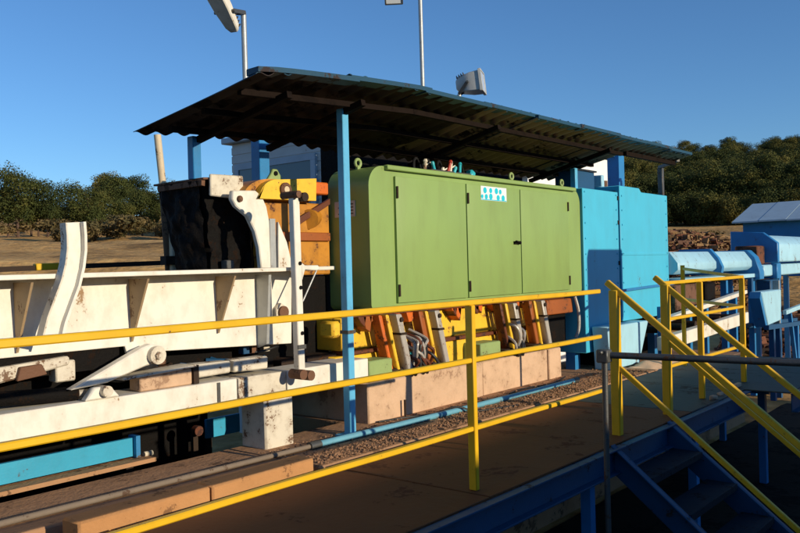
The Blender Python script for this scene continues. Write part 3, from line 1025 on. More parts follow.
wb = thing('press_beam', (2.0, 4.4, 1.1), 'heavy white lower beam of the press standing on a white concrete block', 'beam')
x = -2.0
for x1, mm in ((1.2, 'white'), (3.55, 'white'), (3.99, 'white_g'), (4.87, 'white')):
    MB().box((x, 4.35, 1.445), (x1 - 0.012, 4.62, 1.628)).build('beam_section', mm, wb, bevel=0.006)
    x = x1
MB().box((3.78, 4.36, 1.09), (4.05, 4.62, 1.444)).jitter(0.008, 5).build('support_block', 'white_g', wb, bevel=0.014)
MB().box((-1.2, 4.36, 1.09), (-0.9, 4.62, 1.444)).build('support_block', 'white_g', wb, bevel=0.014)
for xx in (3.38, 4.60):
    MB().box((xx - 0.012, 4.343, 1.46), (xx + 0.012, 4.3495, 1.62)).build('weld_strip', 'dgrey', wb)

# linkage between trough and beam
lk = thing('press_linkage', (2.7, 4.5, 1.63), 'white pivoting link arm with pins between trough and lower beam', 'linkage')
a = MB()
pts = [(2.37, 1.70), (2.60, 1.715), (2.86, 1.785), (2.98, 1.80), (2.985, 1.89), (2.90, 1.915), (2.83, 1.895)]
a.prism(pts, 4.37, 4.44)
arm_o = a.build('link_arm', 'white', lk, bevel=0.008)
b = MB().cyl((2.92, 4.33, 1.845), (2.92, 4.37, 1.845), 0.055, 20)
b.cyl((2.92, 4.315, 1.845), (2.92, 4.335, 1.845), 0.026, 6)
b.build('pivot_boss', 'white_g', arm_o)
a = MB().prism([(2.44, 1.63), (2.66, 1.63), (2.60, 1.70), (2.50, 1.70)], 4.34, 4.40)
br = a.build('pin_bracket', 'white', lk, bevel=0.008)
b = MB().cyl((2.56, 4.30, 1.675), (2.56, 4.42, 1.675), 0.032, 16)
b.build('pin', 'white_g', br)
MB().prism([(2.70, 1.715), (3.22, 1.74), (3.22, 1.755), (2.70, 1.73)], 4.36, 4.52).build('cover_plate', 'white_g', lk, bevel=0.003)
MB().box((2.82, 4.38, 1.63), (3.20, 4.50, 1.735)).build('spacer', 'concrete', lk, bevel=0.008)
for xa, xb in ((3.25, 3.53), (3.56, 3.86)):
    MB().box((xa, 4.40, 1.66), (xb, 4.52, 1.745)).jitter(0.01, 9).build('spacer', 'white_g', lk, bevel=0.01)
MB().box((3.205, 4.37, 1.63), (3.245, 4.5, 1.75)).build('stop_block', 'dark', lk)
MB().cyl((1.95, 4.46, 1.70), (2.45, 4.46, 1.665), 0.042, 14).build('ram_barrel', 'black', lk)
MB().cyl((2.45, 4.46, 1.665), (2.56, 4.46, 1.66), 0.022, 12).build('ram_rod', 'chrome', lk)
MB().prism([(1.7, 1.80), (2.02, 1.86), (2.42, 1.885), (2.42, 1.835), (2.2, 1.80), (1.9, 1.76)], 4.46, 4.52).build('rear_link', 'white_g', lk, bevel=0.01)
MB().prism([(2.10, 1.78), (2.27, 1.80), (2.24, 1.86), (2.12, 1.855)], 4.43, 4.458).build('rust_plate', 'rust', lk, bevel=0.004)
MB().box((2.34, 4.47, 1.74), (2.46, 4.56, 1.86)).build('rear_bracket', 'white_g', lk, bevel=0.008)
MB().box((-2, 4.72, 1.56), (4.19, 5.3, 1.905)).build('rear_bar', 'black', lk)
MB().box((3.0, 4.64, 1.64), (3.12, 4.71, 1.80)).build('rear_bar', 'dblue', lk)
rg = random.Random(4)
for i in range(9):
    xx = rg.uniform(2.55, 3.8)
    l_ = rg.uniform(0.25, 0.6)
    z_ = rg.uniform(1.70, 1.84)
    MB().tube([(xx, 4.71, z_), (xx + l_ * .3, 4.60, z_ - rg.uniform(0, .05)), (xx + l_ * .7, 4.58, z_ - rg.uniform(0, .07)), (xx + l_, 4.71, z_ - rg.uniform(0, .04))], rg.uniform(0.008, 0.018), 7).build('hose', rg.choice(['hose', 'dblue', 'dark']), lk)
for i in range(8):
    xx = rg.uniform(2.6, 4.0)
    MB().box((xx, 4.6, 1.75), (xx + rg.uniform(.02, .09), 4.66, 1.75 + rg.uniform(.02, .07))).build('fitting', rg.choice(['dblue', 'white_g', 'rust', 'dark']), lk, bevel=0.004)

# curved arm standing up in front of the trough
ca = thing('curved_channel', (2.3, 4.33, 2.0), 'curved cream steel channel arm rising in front of the white trough', 'arm')
path = [(2.255, 2.00), (2.283, 2.10), (2.325, 2.20), (2.368, 2.30), (2.396, 2.40), (2.410, 2.49), (2.411, 2.57), (2.406, 2.645)]


path = [(x_ * 0.974, 2.35 + (z_ - 2.35) * 0.974) for x_, z_ in path]


def strip(off0, off1, y0, y1, name, mat, par):
    n = len(path)
    L_, R_ = [], []
    for i, (px, pz) in enumerate(path):
        a = path[max(i - 1, 0)]
        c = path[min(i + 1, n - 1)]
        d = Vector((c[0] - a[0], c[1] - a[1])).normalized()
        nn = Vector((d.y, -d.x))
        L_.append((px + nn.x * off0, pz + nn.y * off0))
        R_.append((px + nn.x * off1, pz + nn.y * off1))
    b = MB()
    vs = []
    for i in range(n):
        for (qx, qz), yy in ((L_[i], y0), (R_[i], y0), (R_[i], y1), (L_[i], y1)):
            vs.append((qx, yy, qz))
    fs = [(3, 2, 1, 0), tuple((n - 1) * 4 + e for e in range(4))]
    for i in range(n - 1):
        for e in range(4):
            fs.append((i * 4 + e, i * 4 + (e + 1) % 4, i * 4 + 4 + (e + 1) % 4, i * 4 + 4 + e))
    b.add(vs, fs)
    return b.build(name, mat, par, smooth=35)


strip(-0.052, 0.030, 4.232, 4.246, 'web', 'white', ca)
strip(-0.062, -0.0525, 4.215, 4.28, 'inner_flange', 'white_g', ca)
strip(0.0305, 0.046, 4.195, 4.28, 'outer_flange', 'white', ca)

# upright bar with pins
ub = thing('upright_bar', (4.0, 4.2, 1.6), 'slim white upright bar with pin joints beside the blue canopy post', 'bar')
MB().prism([(4.022, 2.87), (4.083, 2.87), (4.098, 1.60), (4.034, 1.60)], 4.28, 4.335).build('bar', 'white', ub, bevel=0.006)
MB().cyl((4.03, 4.23, 2.87), (4.03, 4.40, 2.87), 0.026, 14).build('top_pin', 'rust', ub)
MB().cyl((4.10, 4.24, 2.855), (4.10, 4.36, 2.855), 0.032, 14).build('top_pin', 'dark', ub)
for dx in (0.0, 0.075):
    MB().cyl((4.04 + dx, 4.24, 1.615 - dx * .2), (4.04 + dx, 4.36, 1.615 - dx * .2), 0.036, 14).build('foot_pin', 'rust', ub)
hb = MB().prism([(4.09, 2.40), (4.13, 2.375), (4.26, 2.375), (4.275, 2.35), (4.25, 2.335), (4.13, 2.345), (4.10, 2.27)], 4.29, 4.32).build('bracket', 'white', ub, bevel=0.005)
MB().cyl((4.263, 4.305, 2.35), (4.11, 4.305, 2.12), 0.006, 8).build('stay_rod', 'grey', hb)
for zz in (2.39, 2.22, 1.9):
    MB().cyl((4.062 + (2.87 - zz) * 0.01, 4.272, zz), (4.062 + (2.87 - zz) * 0.01, 4.285, zz), 0.014, 10).build('bolt_hole', 'black', ub)
MB().box((4.026, 4.274, 1.79), (4.104, 4.281, 1.82)).build('clamp', 'dgrey', ub)

for c_ in ub.children:
    c_.location = (-0.075, -0.085, 0)

# ------------------------------------------------------------------ press head: black ram block, white arm plate, yellow head
bk = thing('ram_block', (3.8, 5.1, 2.3), 'big black greasy ram block with a white worn cap at the trough end', 'ram block')
def rough_block(y0, y1, nu, nv, amp, seed):
    """block with tapered outline and a lumpy, greasy front"""
    mb = MB()
    vs = []
    for j in range(nv + 1):
        v = j / nv
        z = 2.36 + 0.63 * v
        xl = 3.80 - 0.06 * v
        xr = 4.27 - 0.24 * v
        for i in range(nu + 1):
            u = i / nu
            x = xl + (xr - xl) * u
            p = Vector((x * 11, z * 11, seed))
            d = noise.noise(p) * amp + noise.noise(p * 2.7) * amp * 0.6 + noise.noise(p * 6) * amp * 0.3
            ex = noise.noise(Vector((seed, z * 9, u))) * 0.02
            vs.append((x + ex, y0 + d, z + 0.03 * u * v))
    W = nu + 1
    N = len(vs)
    vs += [(x - 0.02, y1 - 0.13 * (2.99 - z) / 0.63, z) for x, _, z in vs]
    fs = []
    for j in range(nv):
        for i in range(nu):
            q = j * W + i
            fs.append((q, q + 1, q + W + 1, q + W))
            fs.append((N + q, N + q + W, N + q + W + 1, N + q + 1))
    for j in range(nv):
        q = j * W
        fs.append((q, q + W, N + q + W, N + q))
        q = j * W + nu
        fs.append((q + W, q, N + q, N + q + W))
    for i in range(nu):
        fs.append((i + 1, i, N + i, N + i + 1))
        q = nv * W + i
        fs.append((q, q + 1, N + q + 1, N + q))
    mb.add(vs, fs)
    return mb


rough_block(4.93, 5.46, 44, 40, 0.022, 3.3).build('block', 'black', bk, smooth=50)
MB().prism([(3.70, 3.018), (4.06, 3.040), (4.06, 3.056), (3.70, 3.034)], 4.875, 5.50).build('top_plate', 'rust', bk, bevel=0.003)
MB().prism([(3.74, 2.90), (4.05, 2.885), (4.05, 3.065), (3.745, 3.06)], 4.845, 4.872).build('cap', 'white_g', bk, bevel=0.008)
mb = MB()
nu, nv = 26, 30
vs = []
for j in range(nv + 1):
    v = j / nv
    z = 2.36 + 0.655 * v
    for i in range(nu + 1):
        u = i / nu
        y = 4.94 + (5.42 - 0.20 * (1 - v) ** 1.5 - 4.94) * u
        p = Vector((y * 9, z * 9, 4))
        d = noise.noise(p) * 0.03 + noise.noise(p * 2.6) * 0.018
        bulge = 0.05 * math.sin(math.pi * min(1, v * 1.1)) * math.sin(math.pi * u)
        vs.append((3.765 - 0.06 * v - bulge + d, y, z))
fs = [(j * (nu + 1) + i, (j + 1) * (nu + 1) + i, (j + 1) * (nu + 1) + i + 1, j * (nu + 1) + i + 1) for j in range(nv) for i in range(nu)]
n0 = len(vs)
vs += [(3.82, y, z) for _, y, z in vs]
fs += [tuple(n0 + q for q in reversed(f)) for f in fs]
mb.add(vs, fs)
mb.build('rubber_lining', 'black', bk, smooth=60)
MB().prism([(3.695, 2.975), (3.73, 2.975), (3.73, 3.015), (3.695, 3.015)], 4.90, 5.44).jitter(0.012, 8).build('worn_edge', 'rust', bk)
MB().box((3.86, 4.83, 2.365), (3.93, 4.90, 2.43)).build('lug', 'dgrey', bk, bevel=0.005)

ap = thing('curved_plate', (4.1, 4.75, 2.36), 'thick white curved guide plate on the trough beside the black block', 'plate')
cpts = [(3.845, 2.935), (4.06, 2.945), (4.12, 2.91), (4.165, 2.83), (4.19, 2.72), (4.195, 2.36), (4.095, 2.36), (4.08, 2.52), (4.045, 2.64), (3.98, 2.75), (3.87, 2.82), (3.835, 2.87)]
MB().prism(cpts, 4.72, 4.77).build('plate', 'white', ap, bevel=0.008)
MB().cyl((3.90, 4.705, 2.875), (3.90, 4.725, 2.875), 0.024, 14).build('bolt', 'rust', ap)
MB().box((4.198, 4.73, 2.36), (4.255, 4.76, 2.74)).build('grey_rib', 'grey', ap)
MB().prism([(4.262, 2.36), (4.415, 2.36), (4.36, 2.56), (4.275, 2.72)], 4.715, 4.75).build('fin', 'white', ap, bevel=0.005)

yh = thing('yellow_press', (4.5, 4.95, 2.3), 'yellow press head with rounded front, ring pin and lifting lug', 'press head')
arc = [(4.06, 2.885)]
for i in range(9):
    t = R(180 - 90 * i / 8)
    arc.append((4.27 + 0.19 * math.cos(t), 2.885 + 0.155 * math.sin(t)))
arc += [(4.68, 3.075), (4.67, 2.895)]
MB().prism(arc, 4.70, 4.76).build('side_plate', 'yellow_m', yh, bevel=0.006, smooth=40)
arc2 = [(3.98, 2.885)]
for i in range(11):
    t = R(180 - 90 * i / 10)
    arc2.append((4.27 + 0.29 * math.cos(t), 2.885 + 0.165 * math.sin(t)))
arc2 += [(4.66, 3.055), (4.66, 2.885)]
MB().prism(arc2, 4.77, 5.35).build('drum', 'ochre', yh, smooth=40)
b = MB().ring((4.335, 4.69, 2.965), (0, 1, 0), 0.040, 0.017, 18, 8)
rg_o = b.build('ring_pin', 'rust', yh)
MB().cyl((4.335, 4.675, 2.965), (4.335, 4.705, 2.965), 0.026, 14).build('pin', 'cream', rg_o)
b = MB().prism([(4.24, 3.035), (4.42, 3.05), (4.38, 3.10), (4.355, 3.135), (4.31, 3.135), (4.285, 3.09)], 4.80, 4.83)
lug = b.build('lifting_lug', 'green_b', yh, bevel=0.006)
MB().cyl((4.332, 4.79, 3.10), (4.332, 4.84, 3.10), 0.018, 12).build('lug_hole', 'black', lug)
MB().box((4.70, 4.74, 2.955), (4.86, 4.95, 3.055)).build('orange_block', 'orange', yh, bevel=0.01)
MB().box((4.20, 4.80, 2.30), (4.92, 5.35, 2.884)).build('body', 'ochre', yh, bevel=0.01)
MB().box((4.36, 4.77, 2.575), (4.90, 4.81, 2.645)).build('cross_bar', 'dorange', yh, bevel=0.006)
MB().prism([(4.50, 2.68), (4.90, 2.88), (4.90, 2.93), (4.46, 2.72)], 4.765, 4.798).build('brace', 'redbrown', yh, bevel=0.004)
MB().cyl((4.66, 4.78, 2.75), (4.92, 4.95, 2.80), 0.08, 16).build('cylinder', 'ochre', yh)
MB().box((4.20, 4.86, 1.45), (4.94, 5.5, 2.295)).build('lower_body', 'black', yh, bevel=0.01)
MB().box((4.20, 4.64, 1.60), (4.85, 4.858, 1.66)).build('lower_ledge', 'dark', yh)

# cyan beams down in the pit
t = thing('pit_beam', (2.8, 5.4, 0.35), 'bright cyan beam with rusty lower flange down in the pit at left', 'beam')
MB().box((-2, 5.40, 1.00), (3.40, 5.43, 1.135)).build('web', 'pitblue', t)
MB().box((-2, 5.28, 0.955), (3.52, 5.44, 0.985)).build('flange', 'slab', t)
MB().box((3.405, 5.36, 0.99), (3.44, 5.46, 1.15)).build('end_plate', 'blue', t)
MB().cyl((3.48, 5.38, 1.0), (3.55, 5.38, 1.0), 0.02, 10).build('bolt', 'white_g', t)
for xx in (-1.5, 1.5, 3.3):
    MB().box((xx, 5.33, 0.3), (xx + 0.06, 5.42, 0.954)).build('leg', 'dark', t)
t = thing('pit_panel', (4.7, 6.0, 0.35), 'small cyan steel panel in the dark below the press beam', 'panel')
MB().box((4.52, 6.0, 0.86), (4.90, 6.03, 1.03)).build('panel', 'pitblue', t, bevel=0.004)
MB().box((4.55, 6.03, 0.3), (4.60, 6.07, 0.98)).build('leg', 'dark', t)
MB().cyl((4.42, 5.97, 0.95), (4.42, 6.03, 0.95), 0.045, 14).build('roller', 'redbrown', t)
MB().box((4.40, 6.03, 0.3), (4.45, 6.07, 0.97)).build('leg', 'dark', t)

# steel rail on short posts behind the trough, with a yellow stop
t = thing('rear_rail', (3.8, 7, 1), 'dark steel rail with yellow stop block behind the white trough', 'rail')
MB().bar((0, 7.0, 2.34), (5.2, 7.0, 2.455), 0.05, 0.045).build('rail', 'dark', t)
MB().bar((3.49, 6.99, 2.425), (3.70, 6.99, 2.43), 0.07, 0.06).build('stop_block', 'yellow', t, bevel=0.006)
for xx in (0.5, 2.4, 4.9):
    MB().box((xx, 6.97, -0.1), (xx + 0.05, 7.02, 2.36 + xx * 0.02)).build('leg', 'dark', t)

t = thing('leaning_pole', (4.5, 6.5, 0.3), 'thin leaning pole with cream upper half left of the canopy', 'pole')
MB().cyl((4.43, 6.5, 3.62), (4.475, 6.5, 3.15), 0.033, 12).build('upper_length', 'cream', t)
MB().cyl((4.475, 6.5, 3.15), (4.64, 6.5, 0.2), 0.036, 12).build('lower_length', 'brownp', t)
t = thing('stub_post', (4.55, 6.45, 0.3), 'short cream stub post beside the leaning pole', 'post')
MB().box((4.50, 6.42, 0.2), (4.55, 6.47, 2.84)).build('post', 'cream', t, bevel=0.008)
MB().box((4.42, 6.40, 2.42), (4.62, 6.49, 2.50)).build('clamp', 'dark', t)

# ------------------------------------------------------------------ blue enclosure right of the cabinet
be = thing('blue_enclosure', (9.8, 4.7, 1.0), 'cyan blue sheet steel enclosure with two panels right of the green cabinet', 'enclosure')
MB().box((8.612, 4.35, 1.30), (9.555, 4.95, 3.20)).build('panel', 'cyan', be, bevel=0.006)
MB().prism([(9.585, 1.60), (11.12, 1.60), (11.12, 3.235), (10.25, 3.235), (10.18, 3.285), (9.585, 3.285)], 4.34, 4.95).build('panel', 'cyan', be, bevel=0.006)
MB().box((9.556, 4.39, 1.55), (9.584, 4.9, 3.22)).build('seam', 'black', be)
for zz in (1.8, 2.3, 2.8, 3.1):
    MB().box((9.53, 4.338, zz), (9.552, 4.349, zz + 0.05)).build('hinge', 'dark', be)
for q in range(9):
    for xx, yy in ((8.66, 4.349), (9.50, 4.349), (9.64, 4.339), (11.06, 4.339)):
        zz = 1.72 + q * 0.18
        MB().cyl((xx, yy + 0.002, zz), (xx, yy - 0.008, zz), 0.011, 6).build('bolt', 'cyan', be)
MB().box((9.60, 4.331, 2.42), (11.1, 4.339, 2.445)).build('weld_strip', 'cyan', be)
MB().box((11.121, 4.36, 1.62), (11.15, 4.45, 3.22)).build('edge_angle', 'pale', be)
MB().box((8.30, 4.62, 1.10), (8.40, 4.75, 1.99)).build('leg', 'blue', be)
MB().box((8.62, 4.5, 1.08), (8.74, 4.62, 1.30)).build('leg', 'blue', be)
MB().box((10.95, 4.5, 0.98), (11.05, 4.6, 1.60)).build('leg', 'blue', be)
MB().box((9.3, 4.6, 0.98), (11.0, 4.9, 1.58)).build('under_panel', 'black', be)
MB().bar((9.3, 4.31, 1.98), (11.2, 4.31, 2.02), 0.03, 0.03).build('conduit', 'blue', be)
b = MB().prism([(8.75, 1.10), (9.55, 1.10), (9.85, 1.60), (8.70, 1.60)], 4.12, 4.32)
tag(b.build('chute', 'pale', bevel=0.01, origin=(9.2, 4.15, 1.1)), 'small pale blue chute at the foot of the blue enclosure', 'chute')
t = thing('electric_box', (10.1, 5.2, 3.2), 'dark blue electrical box standing on top of the cyan enclosure', 'box')
MB().box((8.98, 4.62, 3.201), (9.48, 4.9, 3.46)).build('box', 'dblue', t, bevel=0.008)
MB().box((8.95, 4.60, 3.461), (9.51, 4.92, 3.48)).build('lid', 'dgrey', t)
MB().box((9.60, 4.58, 3.286), (9.68, 4.75, 3.44)).build('fitting', 'pale', t, bevel=0.01)
MB().cyl((9.80, 4.65, 3.286), (9.80, 4.65, 3.38), 0.05, 12).build('rusty_cap', 'rust', t)
# rubble heap under the enclosure, lit
t = thing('sand_heap', (9.4, 3.9, 1.0), 'low heap of sunlit sandy spoil beside the walkway rear edge', 'heap')
mb = MB()
nn = 26
vs = []
for i in range(nn + 1):
    for j in range(nn + 1):
        u_, v_ = i / nn * 2 - 1, j / nn * 2 - 1
        h = max(0, 1 - u_ * u_ - v_ * v_)
        x_, y_ = 9.7 + u_ * 1.0, 3.98 + v_ * 0.26
        vs.append((x_, y_, 0.985 + 0.16 * h ** 0.8 + (0.05 * noise.noise(Vector((x_ * 6, y_ * 6, 0))) if h > 0 else -0.02)))
fs = [(i * (nn + 1) + j, (i + 1) * (nn + 1) + j, (i + 1) * (nn + 1) + j + 1, i * (nn + 1) + j + 1) for i in range(nn) for j in range(nn)]
mb.add(vs, fs)
mb.build('spoil', 'concrete', t, smooth=60)

# ------------------------------------------------------------------ conveyor line on the right
cv = thing('conveyor_duct', (13, 4.3, 0), 'pale blue conveyor duct running right from the cyan enclosure', 'conveyor')
dp = [(4.30, 2.14), (4.22, 2.20), (4.22, 2.30), (4.34, 2.46), (4.75, 2.46), (4.75, 2.14)]
for x0, x1 in ((11.16, 12.72), (12.82, 14.5)):
    MB().prism_x(dp, x0, x1).build('duct_section', 'pale', cv, bevel=0.01)
MB().prism_x([(4.16, 2.10), (4.14, 2.22), (4.20, 2.36), (4.32, 2.50), (4.8, 2.50), (4.8, 2.10)], 12.721, 12.819).build('flange', 'blue', cv)
MB().prism_x([(4.10, 1.98), (4.10, 2.12), (4.18, 2.36), (4.30, 2.48), (4.8, 2.48), (4.8, 1.98)], 14.51, 14.75).build('flange', 'blue', cv, bevel=0.01)
MB().box((11.2, 4.18, 2.02), (14.5, 4.7, 2.08)).build('lower_rail', 'pale', cv)
MB().box((14.76, 4.10, 2.02), (19.5, 4.65, 2.22)).build('lower_duct', 'pale', cv, bevel=0.02)
MB().box((15.25, 4.02, 1.97), (15.5, 4.75, 2.24)).build('flange', 'blue', cv, bevel=0.01)
for xx in (11.6, 13.2, 14.6, 16.2, 18.2):
    MB().box((xx, 4.24, -0.1), (xx + 0.09, 4.33, 2.0)).build('leg', 'blue', cv)
    MB().box((xx, 4.60, -0.1), (xx + 0.09, 4.69, 2.0)).build('leg', 'blue', cv)
b = MB().prism_x([(4.05, 2.26), (4.05, 2.58), (4.25, 2.74), (4.75, 2.78), (4.75, 2.26)], 15.35, 19.5)
b.build('housing', 'pale', cv, bevel=0.02)
MB().prism_x([(4.0, 2.25), (4.0, 2.60), (4.24, 2.79), (4.8, 2.83), (4.8, 2.25)], 15.24, 15.345).build('housing_end', 'blue', cv, bevel=0.01)
MB().box((14.8, 4.2, 2.225), (15.2, 4.6, 2.55)).jitter(0.05, 5).build('scrap_bale', 'scrap', cv, bevel=0.02)
MB().box((14.95, 4.05, 1.62), (15.5, 4.3, 1.96)).build('motor_bracket', 'dblue', cv, bevel=0.02)

hp = thing('white_chute', (14.2, 4.0, 0), 'pale tapered discharge chute hanging under the conveyor at right', 'chute')
MB().prism([(13.72, 1.80), (14.85, 1.80), (14.80, 1.28), (14.05, 1.24)], 3.86, 4.05).build('body', 'pale', hp, bevel=0.015)
MB().prism([(13.66, 1.70), (13.715, 1.80), (14.04, 1.24), (13.96, 1.22)], 3.87, 4.04).build('side', 'blue', hp)
MB().box((14.86, 3.9, 0.0), (14.93, 4.0, 1.95)).build('leg', 'grey', hp)
MB().box((13.9, 4.06, 1.7), (14.0, 4.12, 2.02)).build('hanger', 'dblue', hp)

sf = thing('steel_frame', (15.3, 3.9, 0), 'dark blue steel frame table with a pale sloping bar on it', 'frame')
MB().bar((13.9, 3.85, 1.22), (17.5, 3.85, 1.10), 0.08, 0.07).build('top_bar', 'dblue', sf)
MB().bar((13.9, 4.3, 1.22), (17.5, 4.3, 1.10), 0.08, 0.07).build('top_bar', 'dblue', sf)
MB().bar((14.95, 3.84, 1.40), (17.5, 3.84, 1.52), 0.06, 0.07).build('sloping_bar', 'pale', sf)
for xx in (14.2, 14.55, 15.7, 16.3, 17.2):
    MB().box((xx, 3.82, 0), (xx + 0.09, 3.90, 1.18)).build('leg', 'dblue' if xx < 15 else 'blue', sf)
MB().bar((15.75, 3.86, 0.2), (15.35, 3.86, 1.36), 0.06, 0.06).build('brace', 'blue', sf)

lc = thing('lower_conveyor', (11.5, 4.0, 0), 'long off-white lower conveyor beam seen through the landing railing', 'conveyor')
MB().bar((9.95, 4.0, 1.30), (13.3, 4.0, 1.42), 0.12, 0.17).build('side_beam', 'white', lc, bevel=0.008)
MB().bar((9.95, 4.0, 1.585), (13.3, 4.0, 1.82), 0.1, 0.06).build('upper_rail', 'white', lc, bevel=0.008)
for xx in (10.2, 11.8, 13.1):
    MB().box((xx, 4.07, 0), (xx + 0.08, 4.15, 1.75)).build('leg', 'blue', lc)
for i in range(6):
    MB().cyl((10.3 + i * 0.5, 4.05, 1.45), (10.3 + i * 0.5, 4.5, 1.45), 0.05, 12).build('roller', 'dark', lc)
MB().box((11.0, 4.2, 1.55), (12.0, 4.5, 2.0)).build('drive_box', 'rust', lc, bevel=0.02)
MB().box((12.2, 4.2, 1.62), (12.6, 4.5, 2.0)).build('motor', 'black', lc, bevel=0.03)

# expanded metal panel leaning low right of the stairs
em = thing('mesh_panel', (9.2, 2.3, 0.6), 'rusty expanded metal mesh panel below the landing at right', 'mesh panel')
b = MB()
P = [Vector((8.5, 1.95, 0.80)), Vector((9.9, 1.95, 0.80)), Vector((9.9, 2.02, 0.98)), Vector((8.5, 2.02, 0.98))]


# ------------------------------------------------------------------ scrap heap and far buildings
def heap(name, label, cx, cy, rx, ry, h, n, seed, smin, smax, mats=('scrap', 'dark', 'rust')):
    rg = random.Random(seed)
    mb = MB()
    for i in range(n):
        a = rg.uniform(0, 2 * math.pi)
        q = math.sqrt(rg.random())
        x_, y_ = cx + rx * q * math.cos(a), cy + ry * q * math.sin(a)
        z_ = ground_z(x_, y_) + h * (1 - q * q) * rg.uniform(0.55, 1.0)
        s = rg.uniform(smin, smax)
        mt = Matrix.Rotation(rg.uniform(0, 6), 3, 'Z') @ Matrix.Rotation(rg.uniform(0, 3), 3, 'X')
        hx, hy, hz = s * rg.uniform(.4, 2.2), s * rg.uniform(.1, .8), s * rg.uniform(.03, .3)
        vs = [Vector((x_, y_, z_)) + mt @ Vector((a_ * hx * rg.uniform(.7, 1.1), b_ * hy * rg.uniform(.7, 1.1), c_ * hz)) for c_ in (-1, 1) for a_, b_ in ((-1, -1), (1, -1), (1, 1), (-1, 1))]
        mb.add(vs, [(3, 2, 1, 0), (4, 5, 6, 7), (0, 1, 5, 4), (1, 2, 6, 5), (2, 3, 7, 6), (3, 0, 4, 7)], rg.choice([0, 0, 0, 1, 1, 2]))
    o = mb.build(name, mats, smooth=0)
    return tag(o, label, 'scrap', kind='stuff')


heap('scrap_heap', 'long brown bank of earth and scrap behind the pale blue conveyor duct', 30, 11.2, 9, 2.6, 2.75, 11000, 31, 0.04, 0.15, ('earth', 'scrap', 'rust'))
heap('scrap_heap', 'low reddish scrap scattered under the conveyor frame', 21, 5.6, 4.0, 1.0, 0.9, 1500, 32, 0.05, 0.16)

bb = thing('blue_shed', (43, 8, 1), 'dark blue shed with grey sheet roof at the right edge', 'shed')
e0, r0 = 4.08, 4.98
MB().prism([(40.3, 0.5), (40.3, e0 + 0.02), (43.2, r0 - 0.1), (46.1, e0 + 0.02), (46.1, 0.5)], 2.0, 12.1).build('wall', 'shedblue', bb)
for xa, xb in ((39.9, 43.2), (46.5, 43.2)):
    for q in range(9):
        y0_, y1_ = 1.7 + q * 1.2, 2.9 + q * 1.2 - 0.02
        b = MB()
        zz = 0.012 * (q % 2)
        b.add([(xa, y0_, e0 - 0.1 + zz), (xb, y0_, r0 + zz), (xb, y1_, r0 + zz), (xa, y1_, e0 - 0.1 + zz),
               (xa, y0_, e0 - 0.03 + zz), (xb, y0_, r0 + 0.07 + zz), (xb, y1_, r0 + 0.07 + zz), (xa, y1_, e0 - 0.03 + zz)],
              [(3, 2, 1, 0), (4, 5, 6, 7), (0, 1, 5, 4), (1, 2, 6, 5), (2, 3, 7, 6), (3, 0, 4, 7)])
        b.build('roof_sheet', 'shedroof', bb)

cb = thing('site_cabin', (7.5, 7.8, 0), 'pale grey site cabin with framed window behind the press', 'cabin')
MB().box((7.0, 6.80, 0.2), (9.5, 8.60, 4.02)).build('wall', 'wall', cb, bevel=0.01)
MB().box((6.9, 6.7, 4.021), (9.6, 8.70, 4.10)).build('roof', 'frame', cb, bevel=0.01)
for q in range(16):
    MB().box((6.992, 6.805, 2.15 + q * 0.115), (6.9995, 8.595, 2.245 + q * 0.115)).build('cladding_board', 'wall', cb)
wf = MB().box((6.95, 7.0, 3.66), (6.991, 8.5, 3.74)).box((6.95, 7.0, 2.2), (6.991, 7.08, 3.659)).box((6.95, 8.42, 2.2), (6.991, 8.5, 3.659)).build('window', 'frame', cb)
MB().box((6.965, 7.081, 2.2), (6.990, 8.419, 3.659)).build('pane', 'pane', wf)
MB().box((6.94, 6.78, 0.2), (6.99, 6.84, 4.0)).build('corner_post', 'frame', cb)

wh = thing('white_shed', (14.5, 9.0, 0), 'white walled shed with blue roof edge seen under the canopy', 'shed')
MB().prism([(13.6, 0), (13.6, 4.02), (16.0, 4.60), (17.3, 4.60), (17.3, 0)], 8.0, 10.5).build('wall', 'whitewall', wh)
MB().prism([(13.4, 4.0), (16.0, 4.63), (17.5, 4.63), (17.5, 4.68), (16.0, 4.68), (13.4, 4.05)], 7.9, 10.6).build('roof_edge', 'dblue', wh)
t = thing('rear_dark_box', (7.2, 5.45, 1.1), 'added tank behind the green cabinet under the canopy', 'dark_box')  # dark box added to hide the sunlit cabin and darken the canopy gap
MB().box((5.62, 5.30, 1.1), (8.9, 5.60, 3.55)).build('shell', 'black', t, bevel=0.02)
for q in range(3):
    MB().cyl((7.7 + q * 0.4, 5.42, 3.55), (7.7 + q * 0.4, 5.42, 3.60), 0.06, 14).build('round_cap', 'rust', t)

# unseen casters added behind and right of the viewpoint to shade the scene
ws = thing('shade_shed', (-5, -13, 0), 'long grey shed added unseen behind the viewpoint to shade the walkway', 'shed')
MB().box((-30, -16, 0), (15.5, -10, 4.0)).build('wall', 'shed', ws)
MB().box((-30.3, -16.3, 4.001), (15.8, -9.9, 4.18)).build('roof', 'roofgrey', ws)
for q in range(7):
    MB().box((-26 + q * 5.2, -9.999, 1.2), (-24.2 + q * 5.2, -9.96, 2.6)).build('window', 'pane', ws)
MB().box((6.8, -9.999, 0), (9.8, -9.95, 3.2)).build('door', 'dblue', ws)
sb = thing('shadow_box', (9.27, 1.1, 0), 'unseen blue box on two legs added to shade the cyan enclosure', 'cabinet')  # added out of view, sized to cast the rectangular enclosure shadow
MB().box((8.98, 0.85, 2.38), (9.88, 1.25, 3.22)).build('housing', 'blue', sb, bevel=0.02)
for xa in (9.0, 9.80):
    MB().box((xa, 1.0, 0), (xa + 0.05, 1.05, 2.379)).build('leg', 'dgrey', sb)
